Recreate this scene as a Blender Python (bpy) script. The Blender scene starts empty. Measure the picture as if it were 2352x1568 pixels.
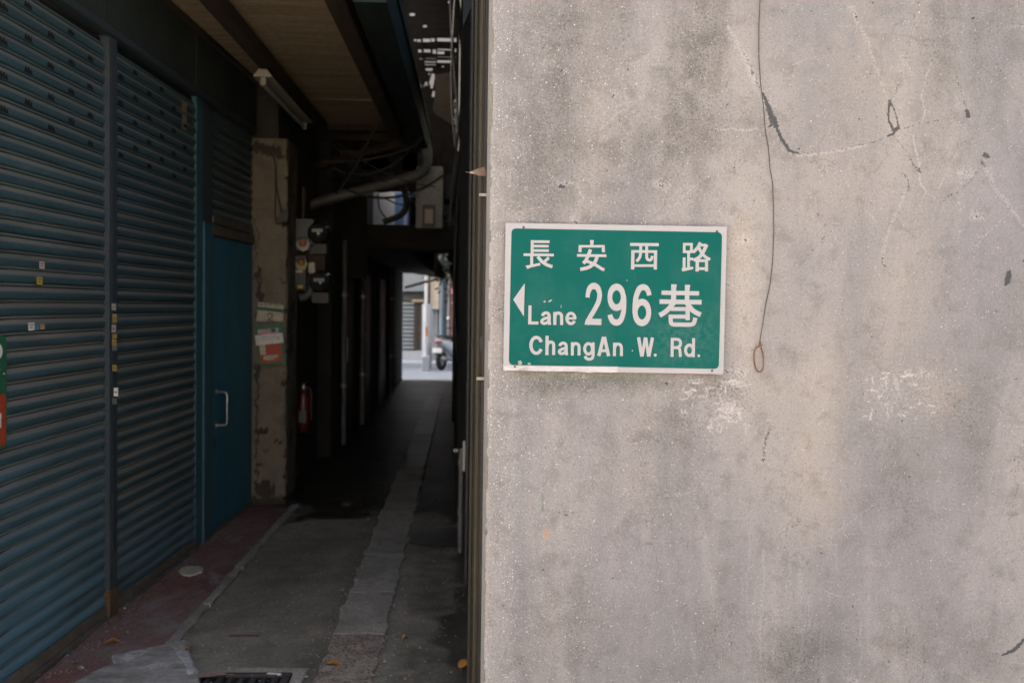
import bpy, bmesh, math, random
import numpy as np
from mathutils import Vector, Matrix

random.seed(7)
SC = bpy.context.scene
COL = SC.collection

# ---------------------------------------------------------------- camera, sky, sun, exposure
CAM = Vector((0.0, 0.0, 1.6))
YAW, PITCH, ROLL = math.radians(2.306), math.radians(2.02), 0.0136
fwd = Vector((math.sin(YAW) * math.cos(PITCH), math.cos(YAW) * math.cos(PITCH), -math.sin(PITCH)))
rgt0 = Vector((math.cos(YAW), -math.sin(YAW), 0))
up0 = rgt0.cross(fwd)
rgt = rgt0 * math.cos(ROLL) + up0 * math.sin(ROLL)
upv = up0 * math.cos(ROLL) - rgt0 * math.sin(ROLL)
cd = bpy.data.cameras.new('camera')
cam = bpy.data.objects.new('camera', cd)
COL.objects.link(cam)
m = Matrix((rgt, upv, -fwd)).transposed().to_4x4()
m.translation = CAM
cam.matrix_world = m
cd.sensor_width = 36.0
cd.lens = 35.0
cd.clip_start, cd.clip_end = 0.05, 1000
cd.dof.use_dof = True
cd.dof.focus_distance = 2.70
cd.dof.aperture_fstop = 4.0
cd.dof.aperture_blades = 9
SC.camera = cam

SUN_EL, SUN_AZ = math.radians(40), math.radians(-60)
world = bpy.data.worlds.new('World')
SC.world = world
world.use_nodes = True
wn = world.node_tree
sky = wn.nodes.new('ShaderNodeTexSky')
sky.sky_type = 'NISHITA'
sky.sun_disc = False
sky.sun_elevation = SUN_EL
sky.sun_rotation = SUN_AZ
sky.dust_density = 6.0
sky.air_density = 0.7
sky.ozone_density = 0.3
wn.links.new(sky.outputs[0], wn.nodes['Background'].inputs[0])
wn.nodes['Background'].inputs[1].default_value = 0.15
sl = bpy.data.lights.new('sun', 'SUN')
sl.energy = 3.2
sl.angle = math.radians(0.6)
sl.color = (1.0, 0.89, 0.74)
so = bpy.data.objects.new('sun', sl)
COL.objects.link(so)
sdir = Vector((math.sin(SUN_AZ) * math.cos(SUN_EL), math.cos(SUN_AZ) * math.cos(SUN_EL), math.sin(SUN_EL)))
so.rotation_euler = sdir.to_track_quat('Z', 'Y').to_euler()
so.location = (-6, -10, 20)
SC.view_settings.view_transform = 'Standard'
SC.view_settings.look = 'None'
SC.view_settings.gamma = 1.0
SC.view_settings.use_curve_mapping = False
SC.view_settings.exposure = 2.5
SC.cycles.max_bounces = 8
SC.cycles.diffuse_bounces = 5
SC.cycles.caustics_reflective = False
SC.cycles.caustics_refractive = False

# ---------------------------------------------------------------- survey helpers (photo measurement -> place)
F = 2352 * 35.0 / 36.0
def ray(px, py):
    return fwd + rgt * ((px - 1176) / F) - upv * ((py - 784) / F)
def atY(px, py, Y):
    d = ray(px, py); return CAM + d * (Y / d.y)
def atX(px, py, X):
    d = ray(px, py); return CAM + d * (X / d.x)
def atZ(px, py, Z=0.0):
    d = ray(px, py); return CAM + d * ((Z - CAM.z) / d.z)
WN = Vector((math.sin(YAW), math.cos(YAW), 0))         # into the front wall
WU = rgt0.copy()
WD = 2.71
W0 = WN * WD                                             # wall frame origin on the ground
def wall_uv(px, py):
    d = ray(px, py); t = WD / d.dot(WN); p = CAM + d * t
    return p.dot(WU), p.z
S = 2352 / 2500.0                                        # full-size picture pixels -> survey pixels

# ---------------------------------------------------------------- object helpers
def link(o, parent=None):
    COL.objects.link(o)
    if parent: o.parent = parent
    return o
def tag(o, label=None, cat=None, group=None, kind=None):
    if label: o['label'] = label
    if cat: o['category'] = cat
    if group: o['group'] = group
    if kind: o['kind'] = kind
    return o
def empty(name, loc, label, cat, group=None, rotz=0.0):
    o = bpy.data.objects.new(name, None)
    o.location = loc
    o.rotation_euler = (0, 0, rotz)
    o.empty_display_size = 0.1
    link(o)
    return tag(o, label, cat, group)
def origin(o):
    r = Vector(o.location) if o else Vector((0, 0, 0))
    while o is not None and o.parent is not None:
        o = o.parent; r = r + Vector(o.location)
    return r

class MB:
    def __init__(s): s.v = []; s.f = []; s.sm = []
    def add(s, vs, fs, smooth=False):
        b = len(s.v)
        s.v += [tuple(v) for v in vs]
        for f in fs:
            s.f.append(tuple(b + i for i in f)); s.sm.append(smooth)
        return s
    def box(s, x0, x1, y0, y1, z0, z1, c=0.0):
        if c <= 0:
            vs = [(x, y, z) for z in (z0, z1) for y in (y0, y1) for x in (x0, x1)]
            return s.add(vs, [(0, 2, 3, 1), (4, 5, 7, 6), (0, 1, 5, 4), (2, 6, 7, 3), (0, 4, 6, 2), (1, 3, 7, 5)])
        bm = bmesh.new(); bmesh.ops.create_cube(bm, size=1)
        for v in bm.verts:
            v.co = Vector(((x0 + x1) / 2 + v.co.x * (x1 - x0), (y0 + y1) / 2 + v.co.y * (y1 - y0), (z0 + z1) / 2 + v.co.z * (z1 - z0)))
        bmesh.ops.bevel(bm, geom=bm.edges[:], offset=c, segments=2, affect='EDGES')
        return s.bm(bm)
    def bm(s, bm, mat=None, smooth=False):
        bm.verts.index_update()
        vs = [(mat @ v.co) if mat else v.co.copy() for v in bm.verts]
        fs = [[v.index for v in f.verts] for f in bm.faces]
        bm.free()
        return s.add(vs, fs, smooth)
    def obox(s, c, size, rot):
        R = rot.to_matrix() if hasattr(rot, 'to_matrix') else rot
        vs = [Vector(c) + R @ Vector((x * size[0] / 2, y * size[1] / 2, z * size[2] / 2)) for z in (-1, 1) for y in (-1, 1) for x in (-1, 1)]
        return s.add(vs, [(0, 2, 3, 1), (4, 5, 7, 6), (0, 1, 5, 4), (2, 6, 7, 3), (0, 4, 6, 2), (1, 3, 7, 5)])
    def bar(s, a, b, w, h):
        a, b = Vector(a), Vector(b); d = (b - a)
        q = d.to_track_quat('Y', 'Z')
        return s.obox((a + b) / 2, (w, d.length, h), q.to_matrix())
    def tube(s, pts, r, n=8, cap=True):
        pts = [Vector(p) for p in pts]; k = len(pts)
        rs = r if isinstance(r, (list, tuple)) else [r] * k
        vs = []; ref = None
        for i, p in enumerate(pts):
            t = (pts[min(i + 1, k - 1)] - pts[max(i - 1, 0)]).normalized()
            if ref is None:
                ref = Vector((0, 0, 1)) if abs(t.z) < 0.9 else Vector((1, 0, 0))
            a = (ref - t * ref.dot(t)).normalized(); b = t.cross(a); ref = a
            vs += [p + (a * math.cos(2 * math.pi * j / n) + b * math.sin(2 * math.pi * j / n)) * rs[i] for j in range(n)]
        fs = [(i * n + j, i * n + (j + 1) % n, (i + 1) * n + (j + 1) % n, (i + 1) * n + j) for i in range(k - 1) for j in range(n)]
        s.add(vs, fs, True)
        if cap:
            s.add(vs[:n], [tuple(range(n))[::-1]]); s.add(vs[-n:], [tuple(range(n))])
        return s
    def lathe(s, c, axis, prof, n=16):
        c = Vector(c); ax = Vector(axis).normalized()
        ref = Vector((0, 0, 1)) if abs(ax.z) < 0.9 else Vector((1, 0, 0))
        a = (ref - ax * ref.dot(ax)).normalized(); b = ax.cross(a)
        vs = [c + ax * h + (a * math.cos(2 * math.pi * j / n) + b * math.sin(2 * math.pi * j / n)) * r for r, h in prof for j in range(n)]
        k = len(prof)
        fs = [(i * n + j, i * n + (j + 1) % n, (i + 1) * n + (j + 1) % n, (i + 1) * n + j) for i in range(k - 1) for j in range(n)]
        s.add(vs, fs, True)
        return s
    def prism(s, pts, off):
        """polygon (3D points) pushed along the vector off"""
        pts = [Vector(p) for p in pts]; off = Vector(off); n = len(pts)
        vs = pts + [p + off for p in pts]
        fs = [tuple(range(n)), tuple(range(2 * n - 1, n - 1, -1))] + [(i, i + n, (i + 1) % n + n, (i + 1) % n) for i in range(n)]
        return s.add(vs, fs)
    def build(s, name, mat, parent=None, loc=None, smooth=None, fix=True):
        me = bpy.data.meshes.new(name)
        o0 = origin(parent) if parent else Vector(loc or (0, 0, 0))
        me.from_pydata([tuple(Vector(v) - o0) for v in s.v], [], s.f)
        for p, sm in zip(me.polygons, s.sm): p.use_smooth = sm if smooth is None else smooth
        if fix:
            bm = bmesh.new(); bm.from_mesh(me); bmesh.ops.recalc_face_normals(bm, faces=bm.faces); bm.to_mesh(me); bm.free()
        me.materials.append(mat)
        o = bpy.data.objects.new(name, me)
        if not parent: o.location = o0
        return link(o, parent)
def dup(o, parent=None, name=None):
    c = o.copy(); link(c); c.parent = parent if parent else o.parent
    return c
def copy_thing(root, loc, label, rotz=None):
    r = root.copy(); link(r); r.location = loc; r['label'] = label
    if rotz is not None: r.rotation_euler = (0, 0, rotz)
    for ch in list(root.children):
        c = ch.copy(); link(c); c.parent = r
        for g in list(ch.children):
            d = g.copy(); link(d); d.parent = c
    return r

# ---------------------------------------------------------------- materials
def nodes(name):
    mt = bpy.data.materials.new(name); mt.use_nodes = True
    nt = mt.node_tree
    return mt, nt, nt.nodes['Principled BSDF']
def N(nt, t, **kw):
    n = nt.nodes.new(t)
    for k, v in kw.items():
        if k in ('operation', 'blend_type', 'data_type', 'feature', 'distance', 'attribute_name', 'clamp'): setattr(n, k, v)
        else: n.inputs[k].default_value = v
    return n
def mixc(nt, fac, a, b, mode='MIX'):
    n = nt.nodes.new('ShaderNodeMix'); n.data_type = 'RGBA'; n.blend_type = mode
    for s_, v in ((0, fac), (6, a), (7, b)):
        if hasattr(v, 'is_linked') or hasattr(v, 'links'): nt.links.new(v, n.inputs[s_])
        elif s_ == 0: n.inputs[0].default_value = v
        else: n.inputs[s_].default_value = (*v, 1) if len(v) == 3 else v
    return n.outputs[2]
def math_(nt, op, a, b=0.0, c=None, clamp=False):
    n = nt.nodes.new('ShaderNodeMath'); n.operation = op; n.use_clamp = clamp
    for i, v in enumerate((a, b) if c is None else (a, b, c)):
        if hasattr(v, 'links'): nt.links.new(v, n.inputs[i])
        else: n.inputs[i].default_value = v
    return n.outputs[0]
def ramp(nt, src, lo, hi):
    n = nt.nodes.new('ShaderNodeMapRange'); n.clamp = True; n.interpolation_type = 'SMOOTHSTEP'
    nt.links.new(src, n.inputs[0]); n.inputs[1].default_value = lo; n.inputs[2].default_value = hi
    return n.outputs[0]
def coords(nt, stretch=(1, 1, 1), rnd=True):
    tc = nt.nodes.new('ShaderNodeTexCoord')
    mp = nt.nodes.new('ShaderNodeMapping'); mp.inputs['Scale'].default_value = stretch
    src = tc.outputs['Object']
    if rnd:
        oi = nt.nodes.new('ShaderNodeObjectInfo')
        ad = nt.nodes.new('ShaderNodeVectorMath'); ad.operation = 'MULTIPLY_ADD'
        cx = nt.nodes.new('ShaderNodeCombineXYZ')
        for i in range(3): nt.links.new(oi.outputs['Random'], cx.inputs[i])
        nt.links.new(cx.outputs[0], ad.inputs[0]); ad.inputs[1].default_value = (37, 53, 71)
        nt.links.new(src, ad.inputs[2]); src = ad.outputs[0]
    nt.links.new(src, mp.inputs['Vector'])
    return mp.outputs[0]
def noise(nt, co, scale, detail=5, rough=0.6, dist=0.0):
    n = nt.nodes.new('ShaderNodeTexNoise'); nt.links.new(co, n.inputs['Vector'])
    n.inputs['Scale'].default_value = scale; n.inputs['Detail'].default_value = detail
    n.inputs['Roughness'].default_value = rough; n.inputs['Distortion'].default_value = dist
    return n.outputs[0]
MATS = {}
def M(name, c1, c2=None, c3=None, scale=6.0, rough=0.75, bump=0.15, metal=0.0, stretch=(1, 1, 1), fine=60.0, dust=None, washed=None, c3lo=0.58, c3hi=0.7, spec=0.4, bdist=0.004, grain=0.35, speck=None, blotch=False):
    """base colour c1 drifting to c2, patches of c3, fine grain, relief; dust settles on faces that look up"""
    if name in MATS: return MATS[name]
    mt, nt, b = nodes(name)
    co = coords(nt, stretch)
    c2 = c2 or tuple(x * 0.75 for x in c1)
    n1 = noise(nt, co, scale, 6, 0.62, 0.4)
    col = mixc(nt, ramp(nt, n1, 0.35, 0.65), c1, c2)
    n2 = noise(nt, co, fine, 3, 0.6)
    g0, g1 = 0.5 - grain * .35, 0.5 + grain * .42
    col = mixc(nt, min(1, grain * 1.6), col, mixc(nt, ramp(nt, n2, 0.3, 0.7), (g0, g0, g0), (g1, g1, g1)), 'OVERLAY')
    if speck:
        for sc, sz, pr in ((70, .16, .80), (150, .20, .72)):
            v = nt.nodes.new('ShaderNodeTexVoronoi'); v.inputs['Scale'].default_value = sc; nt.links.new(co, v.inputs['Vector'])
            sp_ = nt.nodes.new('ShaderNodeSeparateColor'); nt.links.new(v.outputs['Color'], sp_.inputs[0])
            fq = math_(nt, 'MULTIPLY', ramp(nt, v.outputs['Distance'], sz * 1.5, sz * .6), math_(nt, 'GREATER_THAN', sp_.outputs[0], pr))
            col = mixc(nt, math_(nt, 'MULTIPLY', fq, math_(nt, 'ADD', .2, math_(nt, 'MULTIPLY', sp_.outputs[1], .7))), col, speck)
            fd = math_(nt, 'MULTIPLY', ramp(nt, v.outputs['Distance'], sz * 1.6, sz * .8), math_(nt, 'LESS_THAN', sp_.outputs[0], .16))
            col = mixc(nt, math_(nt, 'MULTIPLY', fd, .55), col, tuple(x * .35 for x in c1))
    if blotch:                                           # spills, tyre rub, worn places
        nb1, nb2 = noise(nt, co, .9, 5, .6, .8), noise(nt, co, 9, 6, .72, .6)
        col = mixc(nt, math_(nt, 'MULTIPLY', ramp(nt, nb1, .46, .66), .55), col, tuple(x * .45 for x in c1))
        col = mixc(nt, math_(nt, 'MULTIPLY', ramp(nt, nb2, .50, .70), .6), col, tuple(x * .42 for x in c1))
        col = mixc(nt, math_(nt, 'MULTIPLY', ramp(nt, nb2, .44, .30), .35), col, tuple(min(1, x * 1.5) for x in c1))
    if c3:
        n3 = noise(nt, co, scale * 0.7, 8, 0.68, 0.8)
        col = mixc(nt, ramp(nt, n3, c3lo, c3hi), col, c3)
    if dust:
        g = nt.nodes.new('ShaderNodeNewGeometry'); sx = nt.nodes.new('ShaderNodeSeparateXYZ')
        nt.links.new(g.outputs['Normal'], sx.inputs[0])
        f = ramp(nt, sx.outputs[2], 0.05, 0.7)
        f = math_(nt, 'MULTIPLY', f, math_(nt, 'ADD', 0.30, math_(nt, 'MULTIPLY', n1, 0.7)), clamp=True)
        if washed:  # sky light painted in: bluer colour and thinner dust
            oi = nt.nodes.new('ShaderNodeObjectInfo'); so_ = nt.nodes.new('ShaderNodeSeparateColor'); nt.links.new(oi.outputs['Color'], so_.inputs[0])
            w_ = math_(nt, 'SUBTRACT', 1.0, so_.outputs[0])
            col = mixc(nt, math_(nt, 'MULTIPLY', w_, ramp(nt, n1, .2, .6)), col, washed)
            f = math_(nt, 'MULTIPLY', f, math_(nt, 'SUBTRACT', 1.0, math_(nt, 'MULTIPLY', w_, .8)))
        col = mixc(nt, f, col, dust)
    nt.links.new(col, b.inputs['Base Color'])
    r = math_(nt, 'ADD', rough - 0.1, math_(nt, 'MULTIPLY', n1, 0.2), clamp=True)
    nt.links.new(r, b.inputs['Roughness'])
    b.inputs['Metallic'].default_value = metal
    b.inputs['Specular IOR Level'].default_value = spec
    if bump:
        bp = nt.nodes.new('ShaderNodeBump'); bp.inputs['Strength'].default_value = bump; bp.inputs['Distance'].default_value = bdist
        nt.links.new(math_(nt, 'ADD', n1, math_(nt, 'MULTIPLY', n2, 0.5)), bp.inputs['Height'])
        nt.links.new(bp.outputs[0], b.inputs['Normal'])
    MATS[name] = mt
    return mt

SLAT = M('slat_paint', (0.030, 0.064, 0.074), (0.042, 0.086, 0.102), (0.10, 0.145, 0.155), scale=3.5, rough=0.48, bump=0.08, grain=.5, stretch=(1, 0.35, 2.2), dust=(0.29, 0.245, 0.18), washed=(.075, .165, .215), fine=120, c3lo=0.60, c3hi=0.74)  # the washed blue paints the sky's light onto the lower slats
POST = M('post_paint', (0.030, 0.045, 0.055), (0.045, 0.055, 0.06), (0.11, 0.055, 0.025), scale=2.5, rough=0.6, bump=0.1, stretch=(3, 3, 0.8), c3lo=0.62, c3hi=0.75)
TEAL = M('teal_paint', (0.046, 0.130, 0.155), (0.05, 0.115, 0.135), (0.06, 0.08, 0.078), spec=.2, scale=2.0, rough=0.6, bump=0.06, stretch=(2, 2, 0.6))
DOORM = M('door_paint', (0.045, 0.175, 0.235), (0.045, 0.145, 0.195), (0.075, 0.16, 0.185), spec=.15, scale=2.0, rough=0.6, bump=0.05, stretch=(2, 2, 0.7))
FASC = M('fascia_paint', (0.035, 0.045, 0.04), (0.025, 0.034, 0.03), (0.06, 0.06, 0.045), scale=2.5, rough=0.7, stretch=(1, 1, 0.4))
STEEL = M('galvanised_steel', (0.42, 0.42, 0.40), (0.30, 0.30, 0.29), scale=14, rough=0.35, metal=0.85, bump=0.05)
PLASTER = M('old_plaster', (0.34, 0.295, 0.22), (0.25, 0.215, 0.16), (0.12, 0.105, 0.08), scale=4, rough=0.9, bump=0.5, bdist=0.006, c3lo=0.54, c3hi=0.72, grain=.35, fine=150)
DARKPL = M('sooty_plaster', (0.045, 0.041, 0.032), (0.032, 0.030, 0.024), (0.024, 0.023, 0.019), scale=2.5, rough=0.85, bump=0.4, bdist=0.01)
WOODC = M('ceiling_board', (0.43, 0.33, 0.20), (0.32, 0.245, 0.15), (0.18, 0.138, 0.085), grain=.8, scale=1.6, rough=0.85, bump=0.3, stretch=(0.7, 9, 2), c3lo=0.6, c3hi=0.75)
WOODD = M('dark_timber', (0.060, 0.042, 0.026), (0.040, 0.029, 0.019), scale=4, rough=0.85, bump=0.3, stretch=(6, 1, 6))
WOODB = M('brown_timber', (0.07, 0.046, 0.027), (0.05, 0.033, 0.02), scale=4, rough=0.85, bump=0.3, stretch=(1, 6, 6))
BLACK = M('black_metal', (0.02, 0.02, 0.02), (0.03, 0.028, 0.026), scale=10, rough=0.5)
HOLE = M('shadowed_void', (0.006, 0.006, 0.006), (0.008, 0.008, 0.008), rough=0.95, bump=0)
GUT = M('gutter_paint', (0.026, 0.036, 0.032), (0.019, 0.027, 0.024), (0.05, 0.052, 0.042), spec=.15, scale=4, rough=0.7, stretch=(3, 0.6, 3))
PVC = M('grey_pipe', (0.16, 0.16, 0.155), (0.12, 0.12, 0.115), scale=5, rough=0.5, bump=0.03)
WPVC = M('white_pipe', (0.36, 0.35, 0.31), (0.27, 0.26, 0.23), scale=6, rough=0.45, bump=0.03)
ASPH = M('asphalt', (0.265, 0.232, 0.168), (0.185, 0.162, 0.118), (0.095, 0.085, 0.064), scale=1.7, rough=0.78, bump=0.6, fine=60, bdist=0.008, grain=.4, speck=(.40, .38, .33), c3lo=.50, c3hi=.78, spec=.25, blotch=True)
CONCF = M('floor_concrete', (0.34, 0.305, 0.24), (0.24, 0.216, 0.168), (0.14, 0.127, 0.10), scale=3.0, rough=0.8, bump=0.6, fine=60, bdist=0.008, grain=.4, speck=(.46, .43, .38), spec=.25, blotch=True)
REDF = M('worn_red_floor', (0.215, 0.090, 0.070), (0.20, 0.135, 0.108), (0.24, 0.215, 0.18), scale=3.0, rough=0.8, bump=0.5, stretch=(1.5, 0.8, 1), fine=60, c3lo=0.53, c3hi=0.68, grain=.4, speck=(.40, .36, .32), spec=.25, blotch=True)
CEM = M('pale_cement', (0.34, 0.315, 0.265), (0.23, 0.212, 0.172), (0.50, 0.47, 0.42), spec=.2, grain=.35, c3lo=.50, c3hi=.75, blotch=True, scale=8, speck=(.55, .52, .47), rough=0.9, bump=0.25, fine=70, stretch=(1, 1.6, 1))
SILL = M('sill_steel', (0.125, 0.113, 0.09), (0.09, 0.078, 0.06), (0.11, 0.075, 0.045), scale=5, rough=0.7, bump=0.3)
IRON = M('cast_iron', (0.035, 0.033, 0.03), (0.055, 0.045, 0.035), scale=12, rough=0.65, bump=0.4)
LEAFO = M('ochre_leaf', (0.42, 0.20, 0.035), (0.33, 0.13, 0.03), scale=20, rough=0.6, bump=0.2)
LEAFB = M('brown_leaf', (0.20, 0.14, 0.10), (0.26, 0.19, 0.14), scale=16, rough=0.7, bump=0.3)
RUST = M('rusty_wire', (0.12, 0.048, 0.022), (0.18, 0.085, 0.035), (0.06, 0.045, 0.037), scale=40, rough=0.8, bump=0.4, bdist=0.001)
WIRE = M('dark_wire', (0.045, 0.038, 0.034), (0.06, 0.05, 0.045), scale=20, rough=0.6, bump=0)
WHITE = M('white_paper', (0.66, 0.64, 0.60), (0.58, 0.56, 0.52), scale=20, rough=0.8, bump=0.05)
CREAM = M('cream_paper', (0.46, 0.42, 0.32), (0.38, 0.34, 0.26), scale=18, rough=0.85, bump=0.08)
YELLOW = M('yellow_sticker', (0.50, 0.36, 0.03), (0.42, 0.30, 0.03), scale=30, rough=0.6, bump=0.02)
BLUE = M('blue_sticker', (0.08, 0.26, 0.42), (0.10, 0.22, 0.34), scale=30, rough=0.6, bump=0.02)
PINK = M('pink_paper', (0.60, 0.28, 0.36), (0.52, 0.24, 0.32), scale=30, rough=0.8, bump=0.02)
GREENB = M('green_board', (0.025, 0.125, 0.060), (0.022, 0.10, 0.05), (0.05, 0.13, 0.08), scale=12, rough=0.45, bump=0.05)
REDB = M('red_board', (0.36, 0.060, 0.022), (0.30, 0.045, 0.02), (0.25, 0.08, 0.05), scale=12, rough=0.5, bump=0.05)
INK = M('printed_ink', (0.06, 0.06, 0.065), (0.08, 0.08, 0.08), scale=30, rough=0.8, bump=0)
INKG = M('green_ink', (0.03, 0.13, 0.085), (0.04, 0.11, 0.08), scale=30, rough=0.8, bump=0)
EXTR = M('red_enamel', (0.075, 0.007, 0.005), (0.06, 0.006, 0.005), scale=8, rough=0.35, bump=0)
GREYBOX = M('grey_enamel', (0.070, 0.084, 0.081), (0.055, 0.066, 0.063), scale=6, rough=0.5, bump=0.05)
GLASS = M('meter_glass', (0.018, 0.02, 0.02), (0.024, 0.027, 0.027), rough=0.12, bump=0, spec=0.6)
CERAM = M('ceramic_shield', (0.36, 0.30, 0.28), (0.31, 0.26, 0.23), scale=20, rough=0.35, bump=0)
FUSE = M('fuse_cap', (0.30, 0.13, 0.07), (0.22, 0.10, 0.06), scale=20, rough=0.4, bump=0)
LAMPW = M('lamp_enamel', (0.40, 0.38, 0.31), (0.33, 0.31, 0.25), scale=6, rough=0.45, bump=0.03)
TUBEG = M('lamp_tube_glass', (0.62, 0.62, 0.58), (0.55, 0.55, 0.52), scale=8, rough=0.2, bump=0)
BOXG = M('pale_box', (0.34, 0.33, 0.30), (0.27, 0.26, 0.235), (0.18, 0.17, 0.15), scale=4, rough=0.7, bump=0.1, stretch=(1, 1, 0.5))
FACADE = M('warm_facade', (0.80, 0.66, 0.48), (0.74, 0.60, 0.43), (0.6, 0.47, 0.33), scale=3, rough=0.85, bump=0.2)

# ---------------------------------------------------------------- THE FRONT WALL (a gritty washed-stone corner building)
def wall_material():
    mt, nt, b = nodes('weathered_washed_stone')
    L = nt.links.new
    co = coords(nt, (1, 1, 1), rnd=False)
    def attr(n):
        a = nt.nodes.new('ShaderNodeAttribute'); a.attribute_name = n
        s = nt.nodes.new('ShaderNodeSeparateColor'); L(a.outputs['Color'], s.inputs[0])
        return s.outputs[0], s.outputs[1], s.outputs[2], a.outputs['Alpha']
    dark, scrape, warm, grime = attr('marks')
    orange, lilac, grit, green = attr('tints')
    mp = nt.nodes.new('ShaderNodeMapping'); mp.inputs['Scale'].default_value = (2.3, 1, 0.55); L(co, mp.inputs[0])
    nbig = noise(nt, mp.outputs[0], 1.6, 6, 0.62, 0.6)
    mp2 = nt.nodes.new('ShaderNodeMapping'); mp2.inputs['Scale'].default_value = (9, 1, 0.7); L(co, mp2.inputs[0])
    nstr = noise(nt, mp2.outputs[0], 2.0, 6, 0.6, 0.5)
    nmid = noise(nt, co, 14, 7, 0.68, 0.3)
    nfine = noise(nt, co, 150, 5, 0.75)
    ngr = noise(nt, co, 420, 3, 0.7)
    base = mixc(nt, ramp(nt, nbig, 0.36, 0.64), (0.360, 0.336, 0.312), (0.258, 0.249, 0.244))
    base = mixc(nt, math_(nt, 'MULTIPLY', ramp(nt, nstr, 0.46, 0.70), 0.22), base, (0.205, 0.193, 0.178))
    base = mixc(nt, math_(nt, 'MULTIPLY', warm, math_(nt, 'ADD', .3, ramp(nt, nmid, 0.25, 0.6)), clamp=True), base, (0.465, 0.405, 0.335))
    base = mixc(nt, math_(nt, 'MULTIPLY', lilac, 0.5), base, (0.30, 0.277, 0.287))
    gm = math_(nt, 'MULTIPLY', grime, math_(nt, 'ADD', 0.5, ramp(nt, nmid, 0.3, 0.68)), clamp=True)
    base = mixc(nt, gm, base, (0.120, 0.111, 0.092))
    base = mixc(nt, math_(nt, 'MULTIPLY', math_(nt, 'MULTIPLY', grime, 1.3), ramp(nt, nfine, .5, .62), clamp=True), base, (.085, .08, .066))
    base = mixc(nt, math_(nt, 'MULTIPLY', ramp(nt, nmid, 0.46, 0.70), 0.55), base, (0.185, 0.170, 0.158))
    base = mixc(nt, math_(nt, 'MULTIPLY', ramp(nt, nfine, 0.52, 0.70), 0.60), base, (0.14, 0.128, 0.117))
    base = mixc(nt, math_(nt, 'MULTIPLY', ramp(nt, nfine, 0.47, 0.30), 0.30), base, (0.44, 0.40, 0.37))
    base = mixc(nt, 0.22, base, mixc(nt, ramp(nt, ngr, 0.25, 0.75), (0.15, 0.15, 0.15), (0.85, 0.84, 0.83)), 'OVERLAY')
    # pale stone grains showing through the worn cement
    for sc, wd, thr, amt in ((190, 0.22, 0.63, 0.9), (95, 0.17, 0.69, .95), (300, 0.24, 0.56, 0.7)):
        v = nt.nodes.new('ShaderNodeTexVoronoi'); v.inputs['Scale'].default_value = sc; v.inputs['Randomness'].default_value = 1
        L(co, v.inputs['Vector'])
        sep = nt.nodes.new('ShaderNodeSeparateColor'); L(v.outputs['Color'], sep.inputs[0])
        pick = math_(nt, 'GREATER_THAN', math_(nt, 'ADD', sep.outputs[0], math_(nt, 'MULTIPLY', grit, 0.62)), thr + 0.335)
        f = math_(nt, 'MULTIPLY', ramp(nt, v.outputs['Distance'], wd * 1.5, wd * 0.6), math_(nt, 'MULTIPLY', pick, amt))
        f = math_(nt, 'MULTIPLY', f, math_(nt, 'ADD', 0.35, math_(nt, 'MULTIPLY', sep.outputs[1], 0.65)))
        base = mixc(nt, f, base, (0.66, 0.63, 0.60))
    # hand-sized marks: paint, scuffs, peeled glue
    wh = math_(nt, 'MULTIPLY', scrape, math_(nt, 'ADD', math_(nt, 'MULTIPLY', ramp(nt, scrape, .4, .9), .4), ramp(nt, nfine, 0.62, 0.36)), clamp=True)
    base = mixc(nt, wh, base, (0.55, 0.51, 0.475))
    base = mixc(nt, math_(nt, 'MULTIPLY', green, ramp(nt, nmid, 0.3, 0.6)), base, (0.13, 0.17, 0.13))
    base = mixc(nt, math_(nt, 'MULTIPLY', orange, ramp(nt, nfine, 0.45, 0.55)), base, (0.60, 0.27, 0.06))
    dk = ramp(nt, math_(nt, 'ADD', dark, math_(nt, 'MULTIPLY', math_(nt, 'SUBTRACT', nfine, 0.5), math_(nt, 'MULTIPLY', ramp(nt, dark, 0.0, 0.15), 2.3))), 0.28, 0.62)
    base = mixc(nt, math_(nt, 'MULTIPLY', dk, 0.86), base, (0.045, 0.05, 0.054))
    vp_ = nt.nodes.new('ShaderNodeTexVoronoi'); vp_.inputs['Scale'].default_value = 26; L(co, vp_.inputs['Vector'])
    sp2 = nt.nodes.new('ShaderNodeSeparateColor'); L(vp_.outputs['Color'], sp2.inputs[0])
    pit = math_(nt, 'MULTIPLY', ramp(nt, vp_.outputs['Distance'], .085, .03), math_(nt, 'GREATER_THAN', sp2.outputs[0], .86))
    base = mixc(nt, math_(nt, 'MULTIPLY', pit, .7), base, (.09, .082, .075))
    # hairline cracks
    vc = nt.nodes.new('ShaderNodeTexVoronoi'); vc.feature = 'DISTANCE_TO_EDGE'; vc.inputs['Scale'].default_value = 3.2
    wob = nt.nodes.new('ShaderNodeVectorMath'); wob.operation = 'MULTIPLY_ADD'
    ncol = nt.nodes.new('ShaderNodeTexNoise'); ncol.inputs['Scale'].default_value = 9; ncol.inputs['Detail'].default_value = 6
    L(co, ncol.inputs['Vector']); L(ncol.outputs['Color'], wob.inputs[0]); wob.inputs[1].default_value = (0.35, 0.35, 0.35); L(co, wob.inputs[2])
    L(wob.outputs[0], vc.inputs['Vector'])
    ck = math_(nt, 'MULTIPLY', ramp(nt, vc.outputs['Distance'], 0.006, 0.002), ramp(nt, noise(nt, co, 2.6, 3, 0.6), 0.54, 0.62))
    base = mixc(nt, math_(nt, 'MULTIPLY', ck, 0.55), base, (0.16, 0.14, 0.12))
    base = mixc(nt, 1.0, base, (0.815, 0.818, 0.808), 'MULTIPLY')
    L(base, b.inputs['Base Color'])
    b.inputs['Roughness'].default_value = 0.88
    b.inputs['Specular IOR Level'].default_value = 0.3
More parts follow.
